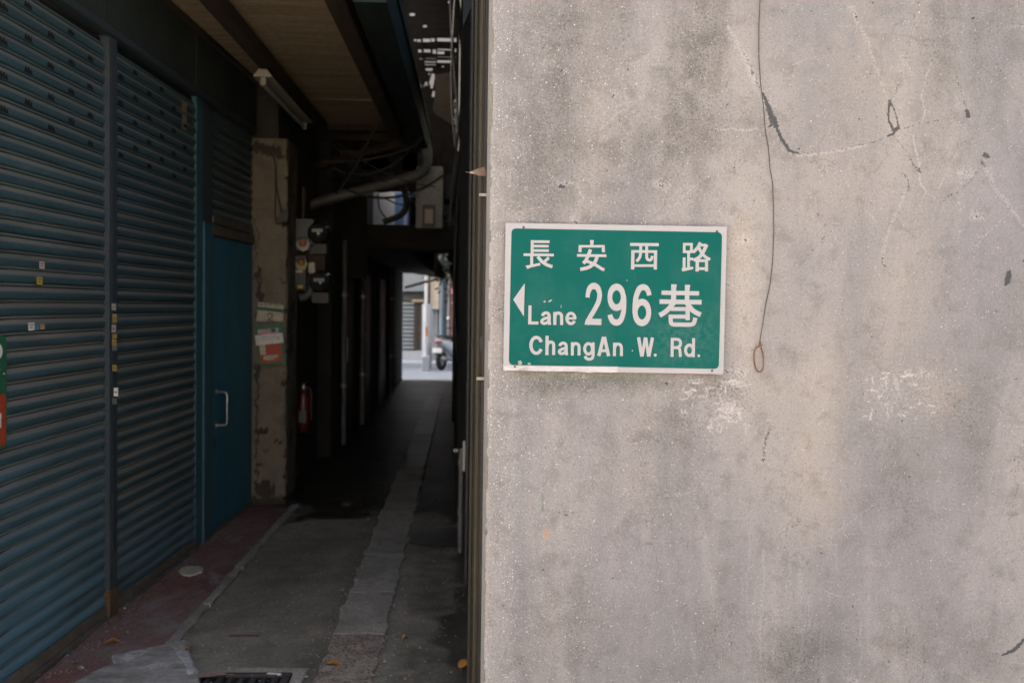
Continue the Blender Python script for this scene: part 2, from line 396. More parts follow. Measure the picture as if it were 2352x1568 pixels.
    bp = nt.nodes.new('ShaderNodeBump'); bp.inputs['Strength'].default_value = 0.55; bp.inputs['Distance'].default_value = 0.003
    h = math_(nt, 'ADD', math_(nt, 'MULTIPLY', nmid, 1.2), math_(nt, 'ADD', nfine, math_(nt, 'MULTIPLY', ngr, 0.7)))
    h = math_(nt, 'SUBTRACT', h, math_(nt, 'MULTIPLY', math_(nt, 'ADD', ck, pit), 0.9))
    L(h, bp.inputs['Height']); L(bp.outputs[0], b.inputs['Normal'])
    return mt
WALLM = wall_material()

def project(P):                                          # places -> photo survey pixels, for marks measured on the photo
    D = P - np.array(CAM)
    z = D @ np.array(fwd)
    return 1176 + F * (D @ np.array(rgt)) / z, 784 - F * (D @ np.array(upv)) / z

building = empty('corner_building', W0, 'weathered grey washed-stone building whose long front wall carries the green street sign', 'building', rotz=-YAW)
U_EDGE = wall_uv(1122, 702)[0]
def front_wall():
    us = np.concatenate([np.arange(U_EDGE, 1.62, 0.0028), np.linspace(1.66, 7.0, 30)])
    vs = np.concatenate([np.linspace(0, 0.48, 8), np.arange(0.5, 2.72, 0.0028), np.linspace(2.76, 3.3, 6)])
    nu, nv = len(us), len(vs)
    UU, VV = np.meshgrid(us, vs)
    P = np.array(W0)[None, None] + UU[..., None] * np.array(WU) + np.stack([VV * 0, VV * 0, VV], -1)
    px, py = project(P)
    px = px.astype(np.float32); py = py.astype(np.float32)
    rng = np.random.default_rng(3)
    def fbm(sx, sy, seed, oct=4):
        out = 0; amp = 1; tot = 0
        for o in range(oct):
            r = np.random.default_rng(seed * 10 + o)
            gx, gy = px / sx * 2 ** o, py / sy * 2 ** o
            T = r.random((64, 64)).astype(np.float32)
            ix, iy = np.floor(gx).astype(int), np.floor(gy).astype(int)
            fx, fy = gx - ix, gy - iy
            fx = fx * fx * (3 - 2 * fx); fy = fy * fy * (3 - 2 * fy)
            a, b_, c, d = T[iy % 64, ix % 64], T[iy % 64, (ix + 1) % 64], T[(iy + 1) % 64, ix % 64], T[(iy + 1) % 64, (ix + 1) % 64]
            out = out + amp * ((a * (1 - fx) + b_ * fx) * (1 - fy) + (c * (1 - fx) + d * fx) * fy); tot += amp; amp *= 0.55
        return out / tot
    n_a, n_b = fbm(90, 200, 1), fbm(40, 40, 2)
    wob_x, wob_y = (fbm(30, 30, 5) - 0.5) * 14, (fbm(30, 30, 6) - 0.5) * 14
    Z = lambda: np.zeros_like(px)
    dark, scr, warm, grime, orange, lilac, grit, green = [Z() for _ in range(8)]
    def blob(a, cx, cy, rx, ry, amt, wob=1.0, pw=1.0):
        d = ((px - cx + (n_a - 0.5) * rx * wob) / rx) ** 2 + ((py - cy + (n_b - 0.5) * ry * wob) / ry) ** 2
        g = np.exp(-d * pw) * amt
        np.copyto(a, 1 - (1 - a) * (1 - np.clip(g, 0, 1)))
    def line(a, pts, w, amt, wobble=0.5):
        for (x0, y0, *r0), (x1, y1, *r1) in zip(pts, pts[1:]):
            w0, w1 = (r0[0] if r0 else w), (r1[0] if r1 else w)
            mg = max(w0, w1) * 3 + 12
            bx = (px > min(x0, x1) - mg) & (px < max(x0, x1) + mg) & (py > min(y0, y1) - mg) & (py < max(y0, y1) + mg)
            if not bx.any(): continue
            qx, qy = px[bx] + wob_x[bx] * wobble, py[bx] + wob_y[bx] * wobble
            dx, dy = x1 - x0, y1 - y0; L2 = dx * dx + dy * dy + 1e-6
            t = np.clip(((qx - x0) * dx + (qy - y0) * dy) / L2, 0, 1)
            d = np.hypot(qx - x0 - t * dx, qy - y0 - t * dy)
            ww = w0 + (w1 - w0) * t
            g = np.clip(1.25 - d / (ww * 0.55), 0, 1) * amt
            a[bx] = np.maximum(a[bx], g)
    # broad weathering
    for b_ in ((1420, 60, 40, 150, .3), (1240, 330, 50, 160, .3), (1650, 60, 26, 120, .35), (1540, 180, 16, 220, .3), (1470, 330, 130, 50, .3), (2170, 60, 40, 130, .3), (2240, 150, 14, 120, .3), (1290, 130, 60, 260, .42), (1600, 90, 45, 260, .62), (1560, 300, 60, 130, .34), (1700, 300, 90, 60, .30), (1250, 420, 90, 120, .28), (1440, 420, 90, 120, .26),
               (1330, 60, 60, 120, .2), (2300, 60, 60, 160, .28), (2140, 120, 30, 200, .18), (1180, 200, 30, 500, .2), (1240, 880, 70, 34, .55), (1350, 878, 120, 22, .5), (1650, 890, 60, 36, .6), (1470, 880, 90, 20, .3), (1520, 985, 90, 60, .26),
               (1830, 1500, 60, 90, .55), (1770, 1540, 36, 60, .4), (1900, 1480, 50, 60, .3), (2080, 1480, 60, 60, .42), (2060, 1120, 60, 120, .34), (2200, 930, 60, 70, .34), (2250, 1060, 40, 90, .26),
               (1300, 1440, 120, 110, .30), (1480, 1100, 100, 120, .18), (2320, 750, 60, 110, .2), (1640, 1480, 60, 110, .3), (2250, 1500, 90, 70, .22), (1500, 540, 250, 30, .15)):
        blob(grime, *b_[:4], b_[4] * .88, wob=1.3)
    for b_ in ((1705, 660, 40, 190, .6), (1700, 560, 34, 60, .5), (1890, 880, 70, 130, .34), (1860, 1060, 75, 130, .42), (1880, 1160, 60, 80, .3), (1700, 140, 90, 120, .22), (1360, 250, 40, 220, .3), (2000, 200, 130, 160, .35), (1900, 420, 160, 90, .28), (2060, 700, 110, 150, .35), (2160, 900, 50, 70, .35), (1760, 890, 70, 40, .4)):
        blob(warm, *b_[:4], min(1, b_[4] * .95))
    for b_ in ((1480, 480, 120, 80, .5), (1420, 1280, 200, 160, .5), (2080, 1250, 200, 180, .55), (2290, 470, 90, 130, .5), (2220, 660, 90, 110, .6), (1850, 640, 110, 160, .4), (1380, 1000, 160, 110, .4)):
        blob(lilac, *b_)
    grit[:] = np.clip(0.95 - (px - 1118) / 95, 0, 1) * 0.9 + 0.22 * np.clip(1.2 - (px - 1118) / 550, 0, 1) + 0.14 * np.clip((n_a - 0.4) * 4, 0, 1)
    # charcoal brush marks and their rubbed ghosts
    line(dark, [(1700, 110, 6), (1725, 160, 13), (1745, 205, 8)], 6, .34)
    line(scr, [(1672, 60, 6), (1700, 110, 14), (1735, 190, 20), (1762, 250, 10)], 8, .55)
    line(dark, [(1752, 215, 6), (1765, 250, 13), (1777, 280, 20), (1784, 296, 9), (1797, 325, 9), (1812, 347, 8), (1832, 352, 5)], 8, 1, .3)
    line(dark, [(1780, 287, 8), (1764, 292, 3)], 4, .9)
    line(dark, [(1832, 352, 6), (1880, 350, 5), (1940, 342, 6), (2010, 326, 6), (2040, 312, 7)], 6, .31)
    line(scr, [(1828, 358, 6), (1860, 356, 8), (1910, 350, 7), (1990, 335, 6)], 6, .6)
    line(scr, [(1655, 300, 6), (1720, 297, 8), (1764, 291, 7)], 6, .55)
    line(dark, [(1460, 335, 12), (1600, 310, 10)], 10, .2)
    line(dark, [(2043, 232, 8), (2040, 262, 5), (2041, 280, 7), (2052, 297, 10), (2064, 295, 7), (2060, 270, 4), (2052, 248, 4), (2044, 234, 4)], 6, .85, .2)
    line(dark, [(2058, 296, 11), (2050, 308, 8), (2038, 314, 5)], 8, .95, .3)
    line(dark, [(2066, 297, 7), (2110, 285, 6), (2160, 276, 5), (2210, 268, 4)], 5, .3)
    line(scr, [(1955, 18, 20), (1968, 50, 10), (1995, 95, 7), (2020, 180, 7), (2038, 225, 6)], 8, .5)
    line(dark, [(1964, 34, 10), (1968, 46, 8)], 8, .5)
    line(dark, [(2110, 0, 6), (2085, 120, 5), (2056, 225, 5)], 5, .34)
    line(dark, [(2222, 256, 11), (2224, 266, 12)], 10, 1, .3)
    line(dark, [(2195, 165, 5), (2212, 225, 6), (2220, 250, 6)], 5, .4)
    line(dark, [(1287, 427, 12), (1292, 428, 12)], 10, .85, .4)
    line(dark, [(1295, 424, 7), (1335, 410, 5), (1400, 388, 5)], 6, .36)
    line(scr, [(1280, 420, 22), (1315, 420, 10)], 10, .4)
    line(dark, [(2316, 628, 14), (2315, 645, 16), (2312, 652, 8)], 12, 1, .6)
    line(dark, [(2262, 355, 14), (2272, 362, 9)], 10, .75, .8)
    line(dark, [(2255, 372, 8), (2262, 385, 9)], 8, .5, .8)
    line(dark, [(2262, 380, 7), (2215, 430, 6), (2160, 465, 9)], 6, .36)
    line(scr, [(2268, 390, 20), (2285, 430, 9), (2352, 520, 8)], 10, .42)
    line(dark, [(2072, 397, 5), (2084, 405, 6), (2088, 425, 6), (2083, 440, 5)], 5, .5)
    line(scr, [(2080, 440, 8), (2050, 510, 8), (2030, 570, 9), (2028, 600, 7)], 6, .5)
    line(dark, [(2028, 585, 5), (2026, 603, 6), (2036, 612, 4)], 5, .6)
    line(dark, [(2060, 320, 4), (2085, 350, 4), (2100, 385, 5), (2112, 392, 9)], 5, .5)
    line(dark, [(2110, 388, 9), (2113, 396, 8)], 6, .6)
    line(scr, [(2139, 140, 3), (2128, 180, 4), (2116, 222, 4.5), (2124, 260, 4.5), (2116, 280, 3)], 4, .62, .5)
    line(scr, [(2098, 310, 3), (2102, 340, 4), (2112, 375, 5), (2110, 400, 3), (2114, 425, 4), (2130, 445, 4), (2150, 460, 3)], 4, .66, .5)
    line(dark, [(1851, 590, 7), (1852, 592, 7)], 5, .5); line(dark, [(1856, 584, 5), (1930, 505, 5)], 5, .33)
    line(dark, [(1768, 978, 8), (1758, 1010, 12), (1755, 1060, 8)], 9, .42)
    line(green, [(1246, 1135, 4), (1247, 1172, 5)], 4, .95, .1)
    line(green, [(1240, 868, 24), (1500, 872, 18)], 20, .35)
    line(orange, [(1253, 1212, 8), (1250, 1236, 9)], 8, .95, .8)
    line(dark, [(2352, 1468, 11), (2325, 1492, 12), (2300, 1503, 5)], 10, .8, .5)
    line(dark, [(2275, 1498, 6), (2290, 1502, 4)], 5, .35)
    for x, y, r in ((1521, 427, 9), (1712, 550, 10), (2246, 497, 8), (2220, 397, 8), (2126, 857, 8), (1326, 510, 8), (1702, 853, 8), (1668, 652, 7), (1667, 850, 6), (1960, 1560, 6), (1330, 862, 7), (1590, 905, 5)):
        line(scr, [(x - 8, y - 2, r * 3.2), (x + 8, y + 3, r * 2.6)], 10, .55, .9)
        line(dark, [(x - 2, y, r * .8), (x + 3, y + 3, r * .5)], 6, .62, .7)
    # glue left by peeled notices
    for x0, y0, x1, y1, k in ((1555, 868, 1712, 985, 46), (1985, 850, 2145, 965, 40)):
        for _ in range(k):
            x, y = rng.uniform(x0, x1), rng.uniform(y0, y1)
            if rng.random() < 0.55: y = rng.choice([y0 + rng.uniform(0, 30), y1 - rng.uniform(0, 45)])
            l, w = rng.uniform(4, 30), rng.uniform(3, 9)
            if rng.random() < .6: line(scr, [(x, y), (x + l, y + rng.uniform(-3, 3))], w, rng.uniform(.4, 1), 1.2)
            else: line(scr, [(x, y), (x + rng.uniform(-3, 3), y + l)], w, rng.uniform(.4, .9), 1.2)
        blob(scr, (x0 + x1) / 2, (y0 + y1) / 2, (x1 - x0) * .6, (y1 - y0) * .6, .22)
    blob(scr, 1672, 940, 26, 22, .8); blob(scr, 1690, 880, 30, 14, .7); blob(scr, 1700, 700, 30, 180, .4)
    line(scr, [(1712, 850, 3), (1712, 1010, 3)], 3, .5, .1)
    # scratches, rubs, splashes
    for _ in range(80):
        x, y = rng.uniform(1140, 2352), rng.uniform(0, 1568); a = rng.normal(0.0, 0.55) + (rng.random() < 0.3) * 1.5; l = rng.uniform(15, 120)
        line(scr, [(x, y, 2.5), (x + l * .5 * math.cos(a), y + l * .5 * math.sin(a) + rng.uniform(-5, 5), 3.4), (x + l * math.cos(a), y + l * math.sin(a), 2)], 3, rng.uniform(.2, .5), .4)
    for _ in range(70):
        x, y = rng.uniform(1140, 2352), rng.uniform(0, 1568); line(dark, [(x, y), (x + rng.uniform(-4, 4), y + rng.uniform(-4, 4))], rng.uniform(3, 6), rng.uniform(.4, .8), .8)
    for _ in range(46):
        x, y = rng.uniform(1700, 2000), rng.uniform(1180, 1568); line(scr, [(x, y, 5), (x + rng.uniform(-3, 3), y + rng.uniform(30, 160), 4)], 5, rng.uniform(.12, .34), .4)
    for _ in range(30):
        x, y = rng.uniform(1640, 2200), rng.uniform(1380, 1568); line(dark, [(x, y, 6), (x + rng.uniform(-14, 14), y + rng.uniform(20, 80), 5)], 5, rng.uniform(.2, .32), .6)
    line(dark, [(1255, 1172, 4), (1300, 1175, 7), (1360, 1176, 4)], 5, .34)
    # geometry: tiny undulation, worn arris on the alley corner
    depth = (n_a - 0.5) * 0.004 + (n_b - 0.5) * 0.0018 - dark * 0.0006
    e = np.clip(1 - (UU - U_EDGE) / 0.012, 0, 1)
    chip = np.clip((fbm(60, 26, 9) - 0.56) * 8, 0, 1) * np.clip(1 - (UU - U_EDGE) / 0.008, 0, 1)
    Yl = depth + e * e * 0.007 + chip * 0.012
    XL = UU - 0.0 * WD
    verts = np.stack([XL, Yl, VV], -1).reshape(-1, 3)
    # frame: root at W0, rotated -YAW: local x = along wall, local y = into the wall
    idx = np.arange(nu * nv).reshape(nv, nu)
    quads = np.stack([idx[:-1, :-1], idx[:-1, 1:], idx[1:, 1:], idx[1:, :-1]], -1).reshape(-1, 4)
    me = bpy.data.meshes.new('front_wall')
    me.vertices.add(len(verts)); me.vertices.foreach_set('co', verts.astype(np.float32).ravel())
    me.loops.add(quads.size); me.loops.foreach_set('vertex_index', quads.astype(np.int32).ravel())
    me.polygons.add(len(quads))
    me.polygons.foreach_set('loop_start', np.arange(0, quads.size, 4, dtype=np.int32))
    me.polygons.foreach_set('loop_total', np.full(len(quads), 4, dtype=np.int32))
    me.polygons.foreach_set('use_smooth', np.ones(len(quads), dtype=bool))
    me.update(calc_edges=True)
    for nm, ch in (('marks', (dark, scr, warm, grime)), ('tints', (orange, lilac, grit, green))):
        a = me.attributes.new(nm, 'FLOAT_COLOR', 'POINT')
        a.data.foreach_set('color', np.stack(ch, -1).reshape(-1).astype(np.float32))
    me.materials.append(WALLM)
    return link(bpy.data.objects.new('front_wall', me), building)
fw = front_wall()

def wall_part(name, mb, mat, parent):                    # mesh given in the wall frame (u, depth into wall, z)
    me = bpy.data.meshes.new(name); me.from_pydata([tuple(v) for v in mb.v], [], mb.f)
    for p, sm in zip(me.polygons, mb.sm): p.use_smooth = sm
    bm = bmesh.new(); bm.from_mesh(me); bmesh.ops.recalc_face_normals(bm, faces=bm.faces); bm.to_mesh(me); bm.free()
    me.materials.append(mat)
    return link(bpy.data.objects.new(name, me), parent)
SIDE = M('side_render', (0.18, 0.165, 0.14), (0.16, 0.15, 0.13), (0.11, 0.10, 0.088), scale=9, rough=0.9, bump=0.5, fine=160)
sm_ = MB()
sm_.prism([(U_EDGE, .0068, 0), (U_EDGE - .004, .018, 0), (U_EDGE - .010, .040, 0), (U_EDGE - .010, .12, 0), (7, .12, 0), (7, .0068, 0)], (0, 0, 3.3))
wall_part('corner_edge', sm_, SIDE, building)
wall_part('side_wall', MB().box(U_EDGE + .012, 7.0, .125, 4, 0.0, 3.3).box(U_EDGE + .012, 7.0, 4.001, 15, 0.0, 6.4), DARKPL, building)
wall_part('roof', MB().box(U_EDGE - .02, 7.1, -.04, 3.99, 3.31, 3.42), CONCF, building)

# ---------------------------------------------------------------- THE STREET SIGN
GR = None
def sign_mats():
    def film(name, c1, c2, worn, cell):
        mt, nt, b = nodes(name); L = nt.links.new
        co = coords(nt, (1, 1, 1), rnd=False)
        v = nt.nodes.new('ShaderNodeTexVoronoi'); v.inputs['Scale'].default_value = 300; v.inputs['Randomness'].default_value = 0.05; v.voronoi_dimensions = '2D'
        sx = nt.nodes.new('ShaderNodeSeparateXYZ'); L(co, sx.inputs[0]); cb = nt.nodes.new('ShaderNodeCombineXYZ')
        L(math_(nt, 'ADD', sx.outputs[0], math_(nt, 'MULTIPLY', sx.outputs[2], 0.5)), cb.inputs[0]); L(sx.outputs[2], cb.inputs[1]); L(cb.outputs[0], v.inputs['Vector'])
        cellf = ramp(nt, v.outputs['Distance'], 0.25, 0.55)
        col = mixc(nt, math_(nt, 'MULTIPLY', cellf, cell), c1, c2)
        nb = noise(nt, co, 5, 6, 0.65, 0.4); nf = noise(nt, co, 60, 5, 0.7)
        col = mixc(nt, math_(nt, 'MULTIPLY', ramp(nt, nb, 0.45, 0.72), 0.30), col, worn)
        lx = math_(nt, 'SUBTRACT', sx.outputs[0], 0.19); lz = math_(nt, 'ADD', sx.outputs[2], 0.10)
        rr = math_(nt, 'SQRT', math_(nt, 'ADD', math_(nt, 'MULTIPLY', lx, lx), math_(nt, 'MULTIPLY', lz, lz)))
        rub = math_(nt, 'MULTIPLY', ramp(nt, rr, 0.15, 0.02), ramp(nt, nf, 0.4, 0.6))
        col = mixc(nt, math_(nt, 'MULTIPLY', rub, 0.55), col, worn)
        L(col, b.inputs['Base Color'])
        b.inputs['Roughness'].default_value = 0.5; b.inputs['Specular IOR Level'].default_value = 0.07
        bp = nt.nodes.new('ShaderNodeBump'); bp.inputs['Strength'].default_value = 0.12; bp.inputs['Distance'].default_value = 0.001
        L(math_(nt, 'ADD', v.outputs['Distance'], nf), bp.inputs['Height']); L(bp.outputs[0], b.inputs['Normal'])
        return mt
    return (film('green_reflective_film', (0.002, 0.079, 0.063), (0.003, 0.106, 0.087), (0.05, 0.135, 0.115), 0.6),
            film('white_reflective_film', (0.385, 0.376, 0.366), (0.29, 0.282, 0.275), (0.345, 0.335, 0.32), 0.55))
GREENF, WHITEF = sign_mats()
def c6(x, y): return wall_uv((1180 + x * 640 / 2230) * S, (500 + y * 640 / 2230) * S)
sc_u, sc_v = c6(1114, 797)
sign_loc = W0 + WU * sc_u - WN * 0.016 + Vector((0, 0, sc_v))
sign = empty('street_sign', sign_loc, 'green street sign with white lettering and left arrow on concrete wall', 'street sign', rotz=-YAW)
def su(uv): return uv[0] - sc_u, uv[1] - sc_v
def rounded(pts, r, k=6):
    out = []; n = len(pts)
    for i in range(n):
        p, a, b_ = Vector(pts[i]), Vector(pts[i - 1]), Vector(pts[(i + 1) % n])
        d0, d1 = (a - p).normalized(), (b_ - p).normalized()
        s0, s1 = p + d0 * r, p + d1 * r
        for j in range(k + 1):
            t = j / k
            out.append((s0 * (1 - t) ** 2 + p * 2 * t * (1 - t) + s1 * t * t))
    return out
def sheet(name, pts2, y0, y1, mat, parent, label=None):
    o = wall_part(name, MB().prism([(p[0], y1, p[1]) for p in pts2], (0, y0 - y1, 0)), mat, parent)
    if label: o['label'] = label
    return o
ALU = M('sign_aluminium', (0.40, 0.39, 0.38), (0.33, 0.32, 0.31), rough=0.5, metal=0.3, bump=0.05)
cr = [su(c6(*p)) for p in ((190, 157), (2063, 190), (2033, 1437), (170, 1403))]
sheet('backing_plate', rounded(cr, 0.003, 2), 0.002, 0.004, ALU, sign)
sheet('white_border', rounded([(x * .9985, z * .9985) for x, z in cr], 0.003, 2), 0.0008, 0.002, WHITEF, sign)
gp = [su(c6(*p)) for p in ((240, 204), (2021, 238), (1993, 1391), (217, 1358))]
sheet('green_panel', rounded(gp, 0.014, 8), 0.0, 0.0008, GREENF, sign)
tape = [su(c6(*p)) for p in ((178, 1366), (500, 1367), (1140, 1372), (1135, 1418), (1080, 1424), (960, 1418), (900, 1424), (800, 1414), (560, 1411), (400, 1409), (172, 1402))]
sheet('tape_strip', tape, -0.0006, 0.0008, M('white_tape', (0.48, 0.455, 0.44), (0.40, 0.38, 0.36), (0.29, 0.27, 0.25), scale=60, rough=0.6, bump=0.3, stretch=(.4, 1, 1)), sign)
SCREW = M('rusted_screw', (0.11, 0.075, 0.065), (0.08, 0.06, 0.055), scale=90, rough=0.7, metal=0.3)
for x, y in ((341, 194), (1977, 230), (268, 1373), (1936, 1407)):
    u, v = su(c6(x, y))
    wall_part('screw', MB().lathe((u, 0.001, v), (0, -1, 0), [(0.0032, 0), (0.0030, .0016), (0.0018, .0026), (0.0, .0028)], 10), SCREW, sign)
for pts in (((295, 1325), (320, 1320), (330, 1345), (312, 1360), (296, 1350)), ((374, 1340), (395, 1338), (406, 1352), (380, 1358)), ((508, 826), (520, 812), (530, 822), (526, 831)), ((548, 828), (556, 815), (586, 804), (572, 822)), ((1212, 640), (1220, 640), (1220, 649), (1212, 648)), ((1256, 1234), (1266, 1232), (1268, 1242), (1258, 1243)), ((656, 852), (661, 852), (661, 878), (657, 878)), ((1016, 548), (1027, 535), (1024, 562), (1018, 570))):
    sheet('chip', [su(c6(*p)) for p in pts], -0.0003, 0.0, WHITEF if pts[0][1] > 400 and pts[0][0] > 450 else M('chipped_film', (0.33, 0.33, 0.28), (0.22, 0.2, 0.17), scale=200, rough=.8), sign)

def smooth_pts(pts, sub=6):
    if len(pts) < 3: return pts
    P = [Vector(p) for p in pts]; out = []
    for i in range(len(P) - 1):
        a, b_, c, d = P[max(i - 1, 0)], P[i], P[i + 1], P[min(i + 2, len(P) - 1)]
        for j in range(sub):
            t = j / sub
            out.append(0.5 * ((2 * b_) + (c - a) * t + (2 * a - 5 * b_ + 4 * c - d) * t * t + (3 * b_ - a - 3 * c + d) * t ** 3))
    return out + [P[-1]]
def ring(cx, cy, rx, ry, w, a0=0, a1=360, k=36):
    ws = w if isinstance(w, tuple) else (w, w)           # (width at the sides, width at top and bottom)
    return [(cx + rx * math.cos(math.radians(a)), cy - ry * math.sin(math.radians(a)),
             ws[0] + (ws[1] - ws[0]) * math.sin(math.radians(a)) ** 2) for a in np.linspace(a0, a1, k)]
class Glyph:
    def __init__(s, ox, oy): s.o = (ox, oy); s.mb = MB(); s.k = 0
    def P(s, x, y): return su(wall_uv((s.o[0] + x / 8.4) * S, (s.o[1] + y / 8.4) * S))
    def poly(s, *pts):
        y = -0.0006 - 0.00004 * s.k; s.k += 1
        s.mb.prism([(*(lambda q: (q[0], y, q[1]))(s.P(*p)),) for p in pts], (0, 0.00055, 0)); return s
    def st(s, w, *pts, curve=True):
        pts = [(p[0], p[1], p[2] if len(p) > 2 else w) for p in pts]
        if curve and len(pts) < 24: pts = smooth_pts(pts)
        pts = [Vector(p) for p in pts]; n = len(pts); Lf, Rt = [], []
        closed = (pts[0].xy - pts[-1].xy).length < 1e-3
        for i, p in enumerate(pts):
            a, b_ = pts[max(i - 1, 0)], pts[min(i + 1, n - 1)]
            if closed and i in (0, n - 1): a, b_ = pts[-2], pts[1]
            t = (b_.xy - a.xy).normalized(); nn = Vector((-t.y, t.x))
            Lf.append(p.xy + nn * p.z / 2); Rt.append(p.xy - nn * p.z / 2)
        y = -0.0006 - 0.00004 * s.k; s.k += 1
        vs = []
        for q in Lf + Rt:
            u, v = s.P(*q); vs.append((u, y, v))
        s.mb.add(vs, [(i, i + 1, n + i + 1, n + i) for i in range(n - 1)])
        vs2 = [(u, y + .00055, v) for u, _, v in vs]     # edge thickness
        s.mb.add(vs[:n] + vs2[:n], [(i, i + 1, n + i + 1, n + i) for i in range(n - 1)])
        s.mb.add(vs[n:] + vs2[n:], [(i, i + 1, n + i + 1, n + i) for i in range(n - 1)])
        return s
    def dot(s, x, y, r): return s.poly(*[(x + r * math.cos(t * math.pi / 10), y + r * math.sin(t * math.pi / 10)) for t in range(20)])
    def done(s, name): return wall_part(name, s.mb, WHITEF, sign)
A_, B_, C_, D_, E_, F_ = (1240, 570), (1500, 570), (1240, 680), (1480, 680), (1270, 810), (1500, 810)
g = Glyph(*A_).st(59, (497, 145), (494, 440)).st(60, (486, 430), (485, 650)).st(55, (470, 174), (850, 178)).st(52, (480, 266), (833, 268)).st(54, (480, 356), (836, 358)).st(55, (320, 440), (938, 448))
g.poly((358, 663), (430, 655), (655, 605), (663, 658), (480, 698), (435, 715), (402, 735)).st(66, (608, 480), (690, 575), (790, 645), (908, 686)).st(60, (836, 500), (745, 585)).done('character')
g = Glyph(*A_).poly((1672, 143), (1755, 145), (1738, 255), (1682, 255)).st(50, (1445, 270), (1975, 270)).st(62, (1475, 245), (1470, 390)).st(62, (1942, 245), (1946, 393)).st(56, (1408, 455), (2008, 462))
g.st(72, (1685, 335), (1640, 450), (1590, 560), (1535, 617)).st(62, (1570, 560), (1760, 635), (1945, 748)).st(70, (1825, 465), (1775, 590), (1680, 680), (1580, 720), (1475, 738)).done('character')
g = Glyph(*B_).st(62, (308, 232), (893, 237)).st(58, (523, 262), (522, 400), (500, 500), (438, 580)).st(58, (645, 262), (645, 420), (645, 490), (668, 540), (730, 545), (765, 468)).st(55, (340, 374), (858, 378)).st(66, (365, 350), (358, 740)).st(66, (827, 352), (820, 742))
g.st(52, (390, 663), (790, 663)).done('character')
g = Glyph(*B_).st(54, (1385, 228), (1587, 228)).st(54, (1412, 203), (1410, 408)).st(54, (1558, 205), (1556, 408)).st(54, (1385, 382), (1585, 382)).st(56, (1500, 390), (1498, 715)).st(58, (1500, 530), (1590, 530)).st(58, (1410, 497), (1407, 745)).poly((1355, 715), (1590, 683), (1592, 735), (1375, 783))
g.st(66, (1738, 192), (1690, 290), (1590, 395)).st(56, (1715, 246), (1860, 248)).st(70, (1868, 235), (1800, 380), (1720, 490), (1600, 558)).st(60, (1700, 285), (1770, 410), (1850, 490), (1938, 540)).st(58, (1650, 563), (1895, 563)).st(66, (1677, 565), (1672, 783)).st(62, (1864, 565), (1866, 783)).st(55, (1670, 725), (1866, 725)).done('character')
Glyph(*C_).poly((345, 97), (325, 775), (108, 430)).done('arrow')
Glyph(*C_).st(64, (452, 550), (445, 936)).st(62, (415, 906), (622, 908)).done('letter')
Glyph(*C_).st(62, (706, 765), (722, 725), (775, 700), (822, 715), (842, 770), (842, 870), (852, 945)).st(58, (838, 795), (760, 815), (700, 850), (695, 895), (738, 918), (800, 897), (842, 845)).done('letter')
Glyph(*C_).st(64, (957, 682), (957, 948)).st(63, (957, 790), (985, 718), (1040, 707), (1085, 735), (1095, 800), (1095, 948)).done('letter')
Glyph(*C_).st(60, *ring(1286, 815, 82, 106, (62, 60), -2, 332, 30)).st(46, (1205, 812), (1392, 814)).done('letter')
Glyph(*C_).st(90, (1625, 388, 82), (1637, 290, 90), (1680, 190, 112), (1755, 154, 132), (1830, 195, 112), (1868, 300, 96), (1868, 380, 96), (1840, 490, 96), (1770, 630, 94), (1685, 770, 94), (1640, 860, 94), (1612, 940, 98)).poly((1563, 940), (1590, 835), (1660, 818), (1908, 825), (1905, 950)).done('numeral')
Glyph(*D_).st(96, *ring(199, 384, 136, 211, (95, 135), 0, 360)).st(96, (338, 330, 92), (350, 430, 96), (348, 560, 97), (340, 680, 97), (300, 820, 105), (245, 885, 122), (190, 897, 128), (130, 875, 118), (85, 810, 100), (62, 738, 94)).done('numeral')
Glyph(*D_).st(100, *ring(717, 693, 138, 211, (100, 136), 0, 360)).st(100, (868, 345, 96), (845, 260, 100), (795, 195, 115), (735, 179, 125), (665, 215, 115), (608, 340, 104), (585, 460, 104), (577, 600, 106), (578, 720, 106)).done('numeral')
g = Glyph(*D_).poly((1313, 118), (1428, 122), (1414, 200), (1412, 480), (1308, 480), (1312, 300)).poly((1592, 128), (1702, 133), (1684, 240), (1680, 480), (1592, 480)).st(88, (1115, 290), (1882, 305)).st(95, (1075, 472), (1932, 485)).st(98, (1370, 490), (1270, 610), (1180, 690), (1075, 752)).st(98, (1632, 500), (1720, 620), (1810, 690), (1915, 740))
g.st(80, (1310, 622), (1650, 622)).st(88, (1648, 590), (1648, 850)).st(80, (1262, 775), (1620, 778)).st(85, (1303, 740), (1302, 850), (1312, 910), (1370, 938), (1500, 940), (1690, 942), (1770, 915), (1808, 800)).done('character')
Glyph(*E_).st(66, *ring(328, 270, 110, 161, (68, 68), 24, 332, 32)).done('letter')
Glyph(*E_).st(64, (548, 75), (543, 468)).st(62, (545, 300), (575, 222), (630, 203), (673, 230), (682, 300), (680, 468)).done('letter')
Glyph(*E_).st(60, (808, 285), (822, 245), (875, 225), (922, 243), (938, 300), (938, 400), (950, 472)).st(58, (932, 325), (860, 345), (802, 380), (802, 420), (845, 441), (900, 420), (937, 370)).done('letter')
Glyph(*E_).st(60, (1063, 207), (1062, 477)).st(60, (1063, 315), (1093, 248), (1140, 235), (1185, 258), (1198, 320), (1197, 477)).done('letter')
Glyph(*E_).st(60, *ring(1392, 341, 78, 106, (58, 62), 0, 360)).st(60, (1487, 210), (1487, 380), (1486, 470), (1465, 532), (1405, 552), (1350, 537), (1320, 488)).done('letter')
Glyph(*E_).st(68, (1699, 98), (1602, 488)).st(68, (1714, 98), (1802, 490)).st(58, (1640, 380), (1765, 380)).done('letter')
